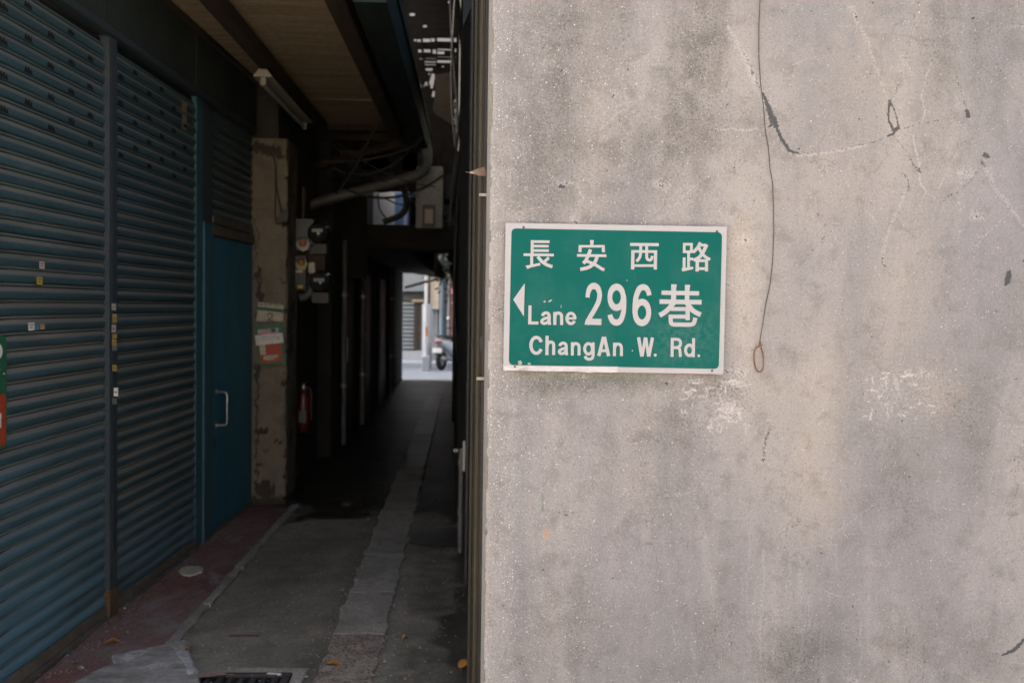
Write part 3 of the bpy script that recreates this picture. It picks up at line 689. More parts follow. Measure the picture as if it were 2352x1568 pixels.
Glyph(*E_).st(60, (1922, 217), (1920, 490)).st(60, (1922, 325), (1953, 258), (2000, 245), (2045, 267), (2062, 330), (2062, 490)).done('letter')
Glyph(*F_).st(66, (480, 108), (547, 497)).st(60, (618, 110), (552, 497)).st(60, (626, 110), (683, 497)).st(66, (764, 112), (688, 497)).done('letter')
Glyph(*F_).dot(820, 470, 31).done('full_stop')
Glyph(*F_).st(64, (1168, 118), (1163, 505)).st(58, (1165, 147), (1265, 148), (1320, 172), (1337, 230), (1315, 288), (1255, 314), (1165, 315)).st(58, (1265, 316), (1312, 340), (1326, 410), (1332, 505)).done('letter')
Glyph(*F_).st(60, (1602, 125), (1598, 510)).st(60, *ring(1517, 371, 79, 106, (60, 62), 0, 360)).done('letter')
Glyph(*F_).dot(1708, 482, 28).done('full_stop')

# ---------------------------------------------------------------- the hanging wire with its loop
def wpt(px, py, off): u, v = wall_uv(px, py); return W0 + WU * u - WN * off + Vector((0, 0, v))
wire = empty('hanging_wire', wpt(1743, 785, .01), 'thin dark wire hanging down the wall with a rusty loop at its end', 'wire')
wp = [(1744, -60), (1744, 0), (1742, 60), (1742, 130), (1746, 200), (1752, 245), (1757, 300), (1764, 340), (1767, 390), (1773, 420), (1776, 480), (1776, 540), (1773, 600), (1768, 650), (1758, 700), (1751, 740), (1745, 775), (1743, 790)]
MB().tube([wpt(x, y, .006 + .002 * math.sin(i * 1.7)) for i, (x, y) in enumerate(wp)], 0.00125, 6).build('strand', WIRE, wire)
def z8(x, y): return ((1780 + x * 160 / 1568) * S, (780 + y * 160 / 1568) * S)
lp = [(655, 640), (610, 700), (585, 800), (580, 900), (590, 1020), (615, 1130), (650, 1210), (700, 1248), (755, 1225), (795, 1160), (808, 1060), (806, 950), (795, 820), (770, 720), (745, 655)]
MB().tube([wpt(*z8(*p), .007) for p in smooth_pts([(x, y, 0) for x, y in lp], 3) for p in [(p[0], p[1])]], 0.0019, 7).build('loop', RUST, wire)
MB().tube([wpt(*z8(*p), .007 + o) for p, o in (((655, 655), .0), ((690, 640), .003), ((740, 625), .003), ((775, 615), .0), ((760, 600), -.003), ((700, 605), -.002), ((690, 620), .003), ((745, 600), .003), ((735, 560), .001), ((728, 500), .0))], [.0018] * 8 + [.0022, .0012], 7).build('knot', RUST, wire)

# ---------------------------------------------------------------- LEFT: roller shutters, posts, door
XS = -1.82
ROWA = -0.036                                            # the shuttered row runs 2 degrees off the alley axis
PIV = Vector((XS, 5.0, 0))
RM, RMI = Matrix.Rotation(ROWA, 3, 'Z'), Matrix.Rotation(-ROWA, 3, 'Z')
def atX(px, py, X):                                      # measured on the turned row, given in its own straight frame
    d = RMI @ ray(px, py); c = PIV + RMI @ (CAM - PIV)
    return c + d * ((X - c.x) / d.x)
def turn(root):
    root.location = PIV + RM @ (Vector(root.location) - PIV); root.rotation_euler = (0, 0, ROWA)
def build_slat(pitch, y0, y1, sag=0.0):
    prof = [(0.0000, 0.0000), (0.0105, 0.0012), (0.0122, 0.0035), (0.0130, 0.0150), (0.0128, 0.0270), (0.0112, 0.0310), (0.0080, 0.0365), (0.0045, 0.0425), (0.0010, 0.0470), (-0.0014, 0.0485), (-0.0012, 0.0505), (0.0030, 0.0520), (0.0064, 0.0535), (0.0066, 0.0550), (0.0040, 0.0590), (0.0000, 0.0618), (-0.0012, 0.0628), (0.0, 0.0655)]
    k = pitch / 0.066
    mb = MB(); vs = []
    for y in (y0, (y0 + y1) / 2, y1): vs += [(x, y, z * k) for x, z in prof]
    n = len(prof)
    mb.add(vs, [(s * n + i, s * n + i + 1, (s + 1) * n + i + 1, (s + 1) * n + i) for s in range(2) for i in range(n - 1)], True)
    mb.add([(0, y0, 0), (0, y1, 0), (-.006, y1, .001), (-.006, y0, .001), (0, y0, pitch), (0, y1, pitch), (-.006, y1, pitch - .001), (-.006, y0, pitch - .001)], [(0, 1, 2, 3), (4, 5, 6, 7)])
    return mb
PITCH_S = 0.0660
VENT = [(-.036, -.013), (.036, -.013), (.033, -.004), (.024, .011), (.015, -.001), (.009, .013), (.000, .013), (-.009, .001), (-.016, .012), (-.026, .011)]
def vent_mesh():
    me = bpy.data.meshes.new('vent_hole')
    me.from_pydata([(0.0012, y, z) for y, z in VENT], [], [tuple(range(len(VENT)))]); me.materials.append(HOLE)
    return me
VENTM = vent_mesh()
def shutter(Y0, Y1, zb, zt, label, vents, sky_fade=(.15, 1.1)):
    root = empty('roller_shutter', (XS, Y0, 0), label, 'shutter', 'roller shutters in a row along the alley')
    n = int(round((zt - zb) / PITCH_S)); slats = []; proto = None
    for i in range(n):
        if proto is None:
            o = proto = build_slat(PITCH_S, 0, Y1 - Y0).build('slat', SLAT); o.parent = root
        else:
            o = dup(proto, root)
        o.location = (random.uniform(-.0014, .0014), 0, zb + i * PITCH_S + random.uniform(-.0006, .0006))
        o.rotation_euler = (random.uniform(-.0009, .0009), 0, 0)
        d_ = min(1, max(0, (zb + i * PITCH_S - sky_fade[0]) / sky_fade[1])); d_ = min(1, max(0, d_ + random.uniform(-.08, .08)))
        o.color = (d_, d_, d_, 1)  # lower slats carry more of the painted sky light
        slats.append(o)
    for yv, par in vents:
        for i, s_ in enumerate(slats):
            if 2.33 < zb + i * PITCH_S + 0.0155 < 2.86 and i % 2 == par:
                h = bpy.data.objects.new('vent_hole', VENTM); link(h, s_); h.location = (0.0126, yv - Y0, 0.0155)
    MB().box(XS - .02, XS - .012, Y0, Y1, zb, zt).build('backing_sheet', HOLE, root)
    MB().box(XS - .008, XS + .022, Y0, Y1, zb - .05, zb, .004).build('bottom_bar', SILL, root)
    return root, slats
def sticker(parent, px, py, w, h, mat, X, dz=0.0, name='sticker', lines=2):
    p = atX(px, py, X)
    o = MB().box(X, X + .0008, p.y - w / 2, p.y + w / 2, p.z - h / 2, p.z + h / 2).build(name, mat, parent)
    for k in range(lines):
        zz = p.z + h * (.22 - .36 * k)
        MB().box(X + .0008, X + .0012, p.y - w * .36, p.y + w * (.36 if k % 2 == 0 else .2), zz - h * .07, zz + h * .07).build('print', INK, o)
    return o
YP1, YP2, YD = 4.985, 6.40, 6.76                          # guide post, blue frame, door
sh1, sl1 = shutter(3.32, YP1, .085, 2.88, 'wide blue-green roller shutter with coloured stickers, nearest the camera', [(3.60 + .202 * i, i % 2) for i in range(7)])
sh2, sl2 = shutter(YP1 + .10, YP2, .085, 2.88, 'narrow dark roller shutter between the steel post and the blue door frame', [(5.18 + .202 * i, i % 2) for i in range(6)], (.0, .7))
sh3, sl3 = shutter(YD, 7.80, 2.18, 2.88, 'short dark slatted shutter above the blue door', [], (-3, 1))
for px, py, w, h, mt_, X in ((96, 609, .045, .030, M('pink_sticker', (.60, .42, .40), (.55, .38, .36), scale=30, bump=0), .005), (91, 645, .05, .031, YELLOW, .005), (72, 750, .052, .032, WHITE, .005), (85, 751, .036, .022, BLUE, .005), (97, 750, .04, .022, M('tan_sticker', (.42, .30, .12), (.36, .26, .1), scale=30, bump=0), .005)):
    sticker(sh1, px, py, w, h, mt_, XS + X + .0088)
post = empty('shutter_guide_post', (XS, YP1 + .05, 0), 'slim dark steel post with small stickers between the two big shutters', 'post')
MB().box(XS - .02, XS + .034, YP1, YP1 + .10, 0, 2.93, .003).build('channel', POST, post)
MB().box(XS + .034, XS + .036, YP1 + .03, YP1 + .07, .35, 2.9).build('cover_strip', POST, post)
MB().box(XS - .02, XS + .037, YP1 - .003, YP1 + .103, 0.0, .16).build('rusty_foot', M('rusted_foot', (.075, .05, .03), (.10, .06, .03), (.045, .045, .04), scale=9, rough=.85, bump=.4), post)
TAN = M('tan_sticker', None)
DIMW = M('dimmed_white_sticker', (.22, .215, .20), (.17, .165, .15), scale=40, bump=0)  # sticker colours dimmed to paint the shade on the post
DIMY = M('dimmed_yellow_sticker', (.22, .16, .03), (.18, .13, .03), scale=40, bump=0)
for px, py, w, h, mt_ in ((262, 705, .05, .034, DIMW), (264, 731, .055, .044, DIMY), (262, 754, .05, .04, DIMW), (264, 772, .036, .022, DIMY), (263, 786, .05, .030, DIMY), (264, 799, .04, .024, GREYBOX), (264, 845, .045, .032, DIMY), (267, 900, .065, .042, WHITE), (264, 921, .04, .030, GREYBOX)):
    p = atY(px, py, YP1 - .001)
    o = MB().box(p.x - .011, p.x + .011, YP1 - .0012, YP1 - .0003, p.z - h / 2, p.z + h / 2).build('sticker', mt_, post)
    MB().box(p.x - .007, p.x + .005, YP1 - .0018, YP1 - .0012, p.z - h * .08, p.z + h * .08).build('print', INK, o)
sill = empty('shutter_sill', (XS, 4, 0), 'worn steel sill strip along the foot of the shutters', 'sill')
MB().box(XS - .03, XS + .035, 3.32, YP1 - .004, 0, .034, .004).build('rail', SILL, sill)
MB().box(XS - .03, XS + .040, YP1 + .105, YP2 - .004, 0, .034, .004).build('rail', SILL, sill)
for y in (3.98, 4.32, 4.70, 5.35, 5.9):
    MB().lathe((XS + .022, y, .0342), (0, 0, 1), [(.009, -.001), (.008, .002), (0, .0025)], 8).build('rivet', IRON, sill)
frame = empty('door_frame', (XS, YP2, 0), 'teal blue steel frame left of the blue door, rising to the shutter box', 'door frame')
MB().box(XS - .02, XS + .017, YP2, YP2 + .14, 0, 2.93, .003).build('stile', TEAL, frame)
MB().box(XS - .02, XS + .028, YP2 + .145, YD - .03, 0, 2.12, .003).build('jamb', TEAL, frame)
MB().box(XS - .02, XS + .012, YP2 + .145, YD - .005, 2.125, 2.90, .003).build('jamb_extension', POST, frame)
MB().box(XS - .02, XS + .030, YD - .03, 7.82, 2.05, 2.12, .003).build('head_rail', M('dull_lintel', (.13, .115, .085), (.10, .09, .065), scale=6, rough=.8), frame)
door = empty('steel_door', (XS, YD, 0), 'plain blue steel door with silver pull handle beside plaster pillar', 'door')
MB().box(XS - .02, XS + .012, YD - .02, 7.81, .05, 2.045, .003).build('leaf', DOORM, door)
MB().box(XS - .02, XS + .02, YD - .02, 7.81, 0, .048).build('threshold', SILL, door)
ht, hb = atY(506, 900, 6.86), atY(506, 976, 6.86)
hx = XS + .012
hd = MB().tube([(hx - .01, 6.86, ht.z), (hx + .055, 6.86, ht.z), (hx + .068, 6.86, ht.z - .006), (hx + .075, 6.86, ht.z - .022), (hx + .075, 6.86, hb.z + .022), (hx + .068, 6.86, hb.z + .006), (hx + .055, 6.86, hb.z), (hx - .01, 6.86, hb.z)], .0085, 10).build('handle', STEEL, door)
for z in (ht.z, hb.z):
    MB().lathe((hx, 6.86, z), (1, 0, 0), [(.02, 0), (.02, .004), (.012, .006)], 12).build('handle_rose', STEEL, door)
MB().box(hx, hx + .006, 6.80, 6.835, .60, .70, .002).build('lock_plate', POST, door)
# shutter box above, in panels
fas = empty('shutter_box', (XS, 4, 2.9), 'long dark green metal box above the roller shutters', 'shutter box')
for y0, y1 in ((3.32, 4.1), (4.104, 4.9), (4.904, 6.3), (6.304, 7.76)):
    MB().box(XS - .03, XS + .045, y0, y1, 2.935, 3.30, .004).build('panel', FASC, fas)
MB().box(XS - .03, XS + .056, 3.32, 7.76, 2.895, 2.932, .003).build('lower_lip', POST, fas)
MB().box(XS + .046, XS + .075, 3.32, 7.76, 3.262, 3.299, .003).build('top_batten', WOODD, fas)
for px, py, w, h in ((423, 265, .085, .17),):
    p = atX(px, py, XS + .012)
    tg = MB().box(XS + .012, XS + .0135, p.y - w / 2, p.y + w / 2, p.z - h / 2, p.z + h / 2).build('hanging_tag', M('tan_card', (.28, .21, .12), (.22, .165, .095), scale=20, rough=.8), loc=(XS + .0125, p.y, p.z))
    tag(tg, 'tan card tag hanging at the top of the narrow shutter', 'tag')

# notice board at the left edge
p0 = atX(15, 770, XS + .02); p1 = atX(15, 1027, XS + .02)
nb = empty('notice_board', (XS + .02, p0.y - .14, p1.z), 'green rounded notice board with red lower panel hung on the big shutter', 'notice board')
zt, zb = p0.z, p1.z; ya, yb = p0.y - .30, p0.y
def plate(x0, x1, pts): return MB().prism([(x0, p[0], p[1]) for p in pts], (x1 - x0, 0, 0))
plate(XS + .010, XS + .020, rounded([(ya, zb), (yb, zb), (yb, zt), (ya, zt)], .025)).build('board', GREENB, nb)
plate(XS + .020, XS + .022, rounded([(ya + .012, zb + .012), (yb - .012, zb + .012), (yb - .012, zb + .215), (ya + .012, zb + .215)], .018)).build('red_panel', REDB, nb)
plate(XS + .022, XS + .0228, [(yb - .16, zb + .08), (yb - .048, zb + .085), (yb - .050, zb + .142), (yb - .16, zb + .140)]).build('paper', WHITE, nb)
ringm = MB(); pr = [(yb - .085 + .052 * math.cos(a), zt - .06 + .036 * math.sin(a)) for a in np.linspace(0, 2 * math.pi, 20)[:-1]]
plate(XS + .020, XS + .0212, pr).build('white_disc', WHITE, nb)
plate(XS + .020, XS + .0212, [(yb - .16, zt - .165), (yb - .10, zt - .15), (yb - .052, zt - .128), (yb - .058, zt - .142), (yb - .10, zt - .17), (yb - .16, zt - .185)]).build('white_stroke', WHITE, nb)
MB().lathe((XS + .02, yb - .02, zt - .15), (1, 0, 0), [(.006, 0), (.005, .003), (0, .004)], 8).build('screw', STEEL, nb)

for o_ in (sh1, sh2, sh3, post, sill, frame, door, fas, tg, nb): turn(o_)

# ---------------------------------------------------------------- pillar with notices
YPL = 7.82
pl_x0, pl_x1 = -1.745, atY(659, 702, YPL).x
def pillar_material():
    mt, nt, b = nodes('stained_plaster'); L = nt.links.new
    co = coords(nt, (1, 1, 1), rnd=False)
    at = nt.nodes.new('ShaderNodeAttribute'); at.attribute_name = 'marks'
    sp_ = nt.nodes.new('ShaderNodeSeparateColor'); L(at.outputs['Color'], sp_.inputs[0])
    n1, n2, n3 = noise(nt, co, 4, 7, .66, .5), noise(nt, co, 30, 6, .7), noise(nt, co, 160, 3, .7)
    c = mixc(nt, ramp(nt, n1, .35, .65), (.20, .176, .13), (.14, .123, .092))
    c = mixc(nt, math_(nt, 'MULTIPLY', ramp(nt, n2, .45, .72), .55), c, (.14, .122, .09))
    c = mixc(nt, math_(nt, 'MULTIPLY', ramp(nt, n3, .5, .7), .35), c, (.11, .095, .07))
    g_ = math_(nt, 'ADD', sp_.outputs[0], math_(nt, 'MULTIPLY', math_(nt, 'SUBTRACT', n2, .5), .9))
    c = mixc(nt, math_(nt, 'MULTIPLY', ramp(nt, g_, .30, .62), .9), c, (.045, .039, .029))
    L(c, b.inputs['Base Color']); b.inputs['Roughness'].default_value = .92; b.inputs['Specular IOR Level'].default_value = .2
    bp = nt.nodes.new('ShaderNodeBump'); bp.inputs['Strength'].default_value = .6; bp.inputs['Distance'].default_value = .008
    L(math_(nt, 'ADD', n2, math_(nt, 'MULTIPLY', n3, .4)), bp.inputs['Height']); L(bp.outputs[0], b.inputs['Normal'])
    return mt
PILM = pillar_material()
def rough_pillar():
    rr = np.random.default_rng(11); T = rr.random((64, 64))
    def nz(a, b_):
        ia, ib = int(a) % 63, int(b_) % 63; fa, fb = a - int(a), b_ - int(b_)
        fa = fa * fa * (3 - 2 * fa); fb = fb * fb * (3 - 2 * fb)
        return (T[ia, ib] * (1 - fa) + T[ia + 1, ib] * fa) * (1 - fb) + (T[ia, ib + 1] * (1 - fa) + T[ia + 1, ib + 1] * fa) * fb
    prof = [(pl_x0, YPL), (pl_x1 - .012, YPL), (pl_x1, YPL + .012), (pl_x1, YPL + .46)]
    path = []
    for (a, b_), k in zip(zip(prof, prof[1:]), (40, 4, 26)):
        for i in range(k): path.append((a[0] + (b_[0] - a[0]) * i / k, a[1] + (b_[1] - a[1]) * i / k))
    path.append(prof[-1]); n = len(path); nv_ = 330; vs = []; mk = []
    marks = [((590, 620), (592, 660), 7, .8), ((592, 660), (600, 690), 9, 1), ((600, 690), (590, 725), 7, .9), ((587, 840), (592, 880), 8, .9), ((590, 880), (589, 950), 5, .8), ((596, 1120), (612, 1112), 18, .9), ((606, 1135), (618, 1128), 24, .9), ((600, 1155), (640, 1162), 16, .9),
             ((592, 990), (614, 987), 8, .95), ((644, 884), (658, 882), 8, .9), ((588, 1070), (600, 1066), 8, .8), ((590, 335), (640, 350), 22, .8), ((655, 700), (657, 1150), 4, .45), ((588, 500), (588, 640), 5, .55), ((588, 940), (590, 1110), 5, .6), ((640, 640), (655, 650), 6, .8), ((630, 1010), (650, 1016), 5, .7), ((605, 1030), (622, 1040), 5, .5), ((640, 500), (660, 520), 9, .6)]
    for j in range(nv_ + 1):
        z = 2.87 * j / nv_
        for i, (x, y) in enumerate(path):
            g = 0
            if i <= 44:
                d_ = Vector((x, y, z)) - CAM; w_ = d_.dot(fwd); px = 1176 + F * d_.dot(rgt) / w_; py = 784 - F * d_.dot(upv) / w_
                wx, wy = (nz(i * .35, j * .22) - .5) * 14, (nz(i * .35 + 20, j * .22) - .5) * 14
                for (x0, y0), (x1, y1), w, a in marks:
                    dx, dy = x1 - x0, y1 - y0; t = min(1, max(0, ((px + wx - x0) * dx + (py + wy - y0) * dy) / (dx * dx + dy * dy)))
                    q = math.hypot(px + wx - x0 - t * dx, py + wy - y0 - t * dy)
                    g = max(g, a * min(1, max(0, 1.4 - q / (w * .7))))
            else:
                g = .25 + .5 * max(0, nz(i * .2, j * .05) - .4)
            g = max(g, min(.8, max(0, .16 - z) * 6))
            d = (nz(i * .3 + 1, j * .12) - .5) * .008 + (nz(i * .6 + 3, j * .5) - .5) * .004 + g * .012
            if 38 <= i <= 46: d += max(0, nz(2, j * .22) - .60) * .06
            front = i <= 42
            vs.append((x - (0 if front else d), y + (d if front else 0), z)); mk.append(g)
    mb = MB(); mb.add(vs, [(j * n + i, j * n + i + 1, (j + 1) * n + i + 1, (j + 1) * n + i) for j in range(nv_) for i in range(n - 1)], True)
    o = mb.build('plaster', PILM, pillar, fix=False)
    at = o.data.attributes.new('marks', 'FLOAT_COLOR', 'POINT')
    at.data.foreach_set('color', np.stack([np.array(mk)] * 3 + [np.ones(len(mk))], -1).ravel().astype(np.float32))
pillar = empty('plaster_pillar', (-1.6, YPL + .2, 0), 'chipped beige plaster pillar between the blue door and the meters', 'pillar')
rough_pillar()
MB().prism([(pl_x0, YPL - .001, 0), (pl_x1 - .09, YPL - .001, 0), (pl_x1 - .06, YPL - .03, 0), (pl_x1 + .05, YPL - .02, 0), (pl_x1 + .06, YPL + .2, 0), (pl_x0, YPL + .2, 0)], (0, 0, .022)).build('mortar_foot', DARKPL, pillar)
def cp(x, y): return ((600 + x * 240 / 1568) * S, (680 + y * 240 / 1568) * S)
def pq(mb_pts, y0, th): return MB().prism([atY(*cp(*p), y0) for p in mb_pts], (0, th, 0))
poster = empty('house_number_poster', atY(*cp(390, 520), YPL - .008), 'cream poster with green band and number 2 on plaster pillar', 'poster')
pq([(200, 370), (605, 425), (590, 680), (165, 678)], YPL - .012, .002).build('paper', CREAM, poster)
pq([(187, 445), (605, 492), (603, 545), (183, 497)], YPL - .0128, .0006).build('green_band', INKG, poster)
for x in (228, 300, 372, 444, 516):
    pq([(x, 395), (x + 44, 400), (x + 42, 432), (x, 428)], YPL - .0126, .0005).build('faded_mark', M('faded_ink', (.26, .25, .19), (.22, .21, .16), scale=30, bump=0), poster)
g2 = [(350, 590), (362, 562), (392, 552), (420, 566), (422, 592), (398, 625), (350, 660), (440, 664)]
sp = smooth_pts([(x, y, 0) for x, y in g2[:-1]], 4) + [Vector((440, 664, 0))]
for a, b_ in zip(sp, sp[1:]):
    t = (b_ - a); nn = Vector((-t.y, t.x, 0)).normalized() * 9
    t = t.normalized() * 4
    poster_d = [((a - t + nn).xy), ((b_ + t + nn).xy), ((b_ + t - nn).xy), ((a - t - nn).xy)]
    poster['_n'] = poster.get('_n', 0)
two = MB()
for k, (a, b_) in enumerate(zip(sp, sp[1:])):
    t = (b_ - a); nn = Vector((-t.y, t.x, 0)).normalized() * 10; t = t.normalized() * 4
    two.prism([atY(*cp(q.x, q.y), YPL - .0132 - k * .00004) for q in (a - t + nn, b_ + t + nn, b_ + t - nn, a - t - nn)], (0, .0005, 0))
two.build('numeral', INKG, poster)
if '_n' in poster: del poster['_n']
brd = empty('notice_board', atY(*cp(390, 1040), YPL - .02), 'small tilted green notice board with papers and red panel on the plaster pillar', 'notice board')
pq([(140, 742), (590, 703), (642, 1350), (200, 1388)], YPL - .034, .016).build('board', GREENB, brd)
pq([(208, 1050), (560, 1020), (582, 1312), (232, 1352)], YPL - .0355, .0014).build('red_panel', REDB, brd)
pq([(188, 815), (520, 783), (526, 862), (192, 892)], YPL - .0354, .0012).build('paper', CREAM, brd)
pq([(400, 800), (470, 793), (474, 850), (404, 856)], YPL - .0362, .0006).build('print', INK, brd)
pq([(190, 850), (392, 838), (396, 884), (195, 892)], YPL - .0363, .0006).build('pink_slip', PINK, brd)
w_ = pq([(146, 905), (583, 862), (606, 1020), (165, 1066)], YPL - .0375, .001).build('paper', WHITE, brd)
for q in ([(250, 938), (480, 916), (481, 924), (251, 946)], [(230, 975), (420, 958), (421, 964), (231, 981)], [(500, 930), (530, 927), (534, 965), (504, 968)]):
    pq(q, YPL - .0381, .0005).build('print', M('grey_ink', (.36, .35, .34), (.32, .31, .3), scale=30, bump=0), w_)
pq([(213, 1060), (310, 1052), (322, 1212), (236, 1222)], YPL - .0366, .001).build('paper', CREAM, brd)
pq([(280, 1250), (320, 1228), (420, 1212), (470, 1218), (520, 1200), (505, 1255), (430, 1290), (330, 1300), (282, 1290)], YPL - .0366, .001).build('torn_paper', CREAM, brd)
cb = empty('loose_cable', atY(632, 420, YPL - .02), 'thin black cable looped down the upper face of the plaster pillar', 'cable')
MB().tube([atY(x, y, YPL - .018) for x, y in smooth_pts([(628, 352, 0), (632, 380, 0), (634, 420, 0), (640, 455, 0), (650, 490, 0), (644, 500, 0)], 4) for _ in (0,)] if False else [atY(p.x, p.y, YPL - .018) for p in smooth_pts([(628, 352, 0), (632, 380, 0), (634, 420, 0), (640, 455, 0), (648, 492, 0)], 4)], .006, 6).build('cable', BLACK, cb)
MB().tube([atY(p.x, p.y, YPL - .02) for p in smooth_pts([(634, 430, 0), (632, 470, 0), (632, 500, 0), (638, 516, 0), (644, 500, 0)], 4)], .005, 6).build('cable_loop', BLACK, cb)
MB().obox(atY(652, 497, YPL - .03), (.07, .05, .08), Matrix.Rotation(.2, 3, 'Y')).build('junction_lump', BLACK, cb)

# meters and switch boxes behind the pillar
YM = 8.30
def c4(x, y): return ((600 + x / 3.5625) * S, (300 + y / 3.5625) * S)
def mbox(name, x0, x1, y0, y1, Y, d, mat, parent, c=.006):
    a, b_ = atY(*c4(x0, y0), Y), atY(*c4(x1, y1), Y)
    return MB().box(a.x, b_.x, Y, Y + d, b_.z, a.z, c).build(name, mat, parent)
panel = empty('meter_board', atY(*c4(470, 1300), YM + .05), 'brown timber backing board that carries the meters beside the pillar', 'board')
mbox('plank', 385, 450, 830, 1500, YM + .01, .03, WOODB, panel, 0)
mbox('plank', 452, 690, 850, 1470, YM + .012, .03, WOODD, panel, 0)
swa = empty('switch_box', atY(*c4(510, 960), YM - .04), 'upper grey switch box with white ceramic fuse beside the pillar', 'switch box', 'switch boxes beside the pillar')
mbox('casing', 432, 588, 832, 1105, YM - .09, .10, GREYBOX, swa)
def fuse(x, y, Y, m_sh, par, r=.043):
    c = atY(*c4(x, y), Y)
    s_ = MB().prism([(c.x + r * 1.25 * math.cos(a), Y, c.z - .012 + r * 1.15 * math.sin(a) * (1.25 if math.sin(a) < 0 else .9)) for a in np.linspace(0, 2 * math.pi, 9)[:-1]], (0, -.012, 0)).build('fuse_shield', m_sh, par)
    MB().lathe((c.x, Y - .012, c.z), (0, -1, 0), [(r * .8, 0), (r * .8, .03), (r * .6, .04), (0, .042)], 14).build('fuse_cap', FUSE, s_)
fuse(498, 1040, YM - .09, CERAM, swa)
swb = empty('switch_box', atY(*c4(460, 1290), YM - .04), 'lower dark switch box with yellow sticker beside the pillar', 'switch box', 'switch boxes beside the pillar')
mbox('casing', 402, 522, 1155, 1445, YM - .09, .10, M('dark_enamel', (.05, .055, .05), (.04, .043, .04), rough=.5, bump=.05), swb)
fuse(486, 1212, YM - .09, M('green_shield', (.36, .36, .20), (.30, .30, .17), scale=20, bump=0), swb, .04)
mbox('label_strip', 405, 495, 1280, 1303, YM - .095, .004, CREAM, swb, 0)
mbox('sticker', 452, 494, 1412, 1440, YM - .095, .004, YELLOW, swb, 0)
def meter(x, y, r, label):
    c = atY(*c4(x, y), YM - .06)
    rt = empty('electric_meter', c, label, 'meter', 'electric meters')
    MB().lathe(c, (0, -1, 0), [(r * 1.15, -.06), (r * 1.15, -.01), (r, 0), (r, .06), (r * .8, .085), (0, .09)], 18).build('glass_cover', GLASS, rt)
    MB().box(c.x - r * .5, c.x + r * .5, c.y - .094, c.y - .091, c.z + r * .05, c.z + r * .35).build('dial', BOXG, rt)
    MB().box(c.x - r * .8, c.x + r * .8, c.y - .03, c.y + .06, c.z - r * 2.0, c.z - r * 1.0, .006).build('terminal_box', BLACK, rt)
meter(636, 960, .085, 'upper round glass electric meter at the top of the meter board')
meter(652, 1385, .085, 'lower round glass electric meter near the foot of the meter board')
jb = mbox('junction_box', 545, 600, 1212, 1305, YM - .05, .06, LAMPW, None)
tag(jb, 'small pale junction box between the two glass meters', 'junction box')
cond = empty('meter_conduit', atY(*c4(560, 1420), YM - .02), 'grey conduit elbow below the lower glass meter', 'conduit')
MB().tube([atY(*c4(x, y), YM - .03) for x, y in ((575, 1340), (572, 1420), (560, 1480), (520, 1510), (470, 1520))], .035, 10).build('pipe', GREYBOX, cond)
MB().tube([atY(*c4(x, y), YM - .03) for x, y in ((505, 560), (503, 700), (500, 830))], .014, 8).build('riser', WOODD, cond)
ex_c = atY(697, 930, 8.55)
ext = empty('fire_extinguisher', (ex_c.x, 8.55, ex_c.z - .22), 'red fire extinguisher hanging behind the plaster pillar', 'extinguisher')
zt_, zb_ = atY(697, 893, 8.55).z, atY(697, 995, 8.55).z
MB().lathe((ex_c.x, 8.55, zb_), (0, 0, 1), [(.0, 0), (.055, .005), (.062, .02), (.062, zt_ - zb_ - .05), (.045, zt_ - zb_ - .015), (.02, zt_ - zb_)], 16).build('cylinder_body', EXTR, ext)
MB().lathe((ex_c.x, 8.55, zt_), (0, 0, 1), [(.02, 0), (.02, .03), (.012, .05), (0, .05)], 10).build('valve', STEEL, ext)
MB().bar((ex_c.x - .02, 8.55, zt_ + .05), (ex_c.x + .07, 8.50, zt_ + .065), .018, .01).build('lever', BLACK, ext)
MB().tube([(ex_c.x + .015, 8.53, zt_ + .03), (ex_c.x + .07, 8.52, zt_), (ex_c.x + .075, 8.52, zb_ + .12)], .009, 6).build('hose', BLACK, ext)
MB().box(ex_c.x - .03, ex_c.x + .034, 8.484, 8.487, zb_ + .1, zb_ + .2).build('label_plate', GREYBOX, ext)

# ---------------------------------------------------------------- the left building (mass above and behind the shutters)
lb = empty('shophouse', (-4, 5, 0), 'dark shophouse on the left whose upper floor roofs the alley entrance', 'building')
ZC, YO = 3.30, 5.30
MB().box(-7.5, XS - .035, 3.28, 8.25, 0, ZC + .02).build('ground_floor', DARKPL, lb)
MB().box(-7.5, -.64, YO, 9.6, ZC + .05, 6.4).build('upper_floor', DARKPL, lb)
MB().box(-7.5, -.92, 3.05, YO - .01, ZC + .01, 3.9).build('shade_canopy', DARKPL, lb)  # out of view, sized to shade the shutter tops and stop the sun
yb_ = YO; k = 0
while yb_ < 9.6:
    y1_ = min(yb_ + 1.04, 9.6)
    MB().box(XS - .02, -.66, yb_, y1_ - .006, ZC + random.uniform(0, .006), ZC + .045).build('ceiling_board', WOODC, lb)
    yb_ = y1_
beam = tag(MB().box(-1.475, -1.385, YO, 9.5, ZC - .105, ZC - .002, .008).build('ceiling_joist', WOODD, loc=(-1.43, 5, ZC)), 'dark timber joist under the ceiling above the tube lamp', 'joist', 'ceiling joists')
beam2 = tag(MB().box(-.80, -.69, YO, 9.7, ZC - .11, ZC - .002, .006).build('ceiling_joist', WOODD, loc=(-.75, 5, ZC)), 'dark timber joist along the ceiling edge beside the gutter', 'joist', 'ceiling joists')
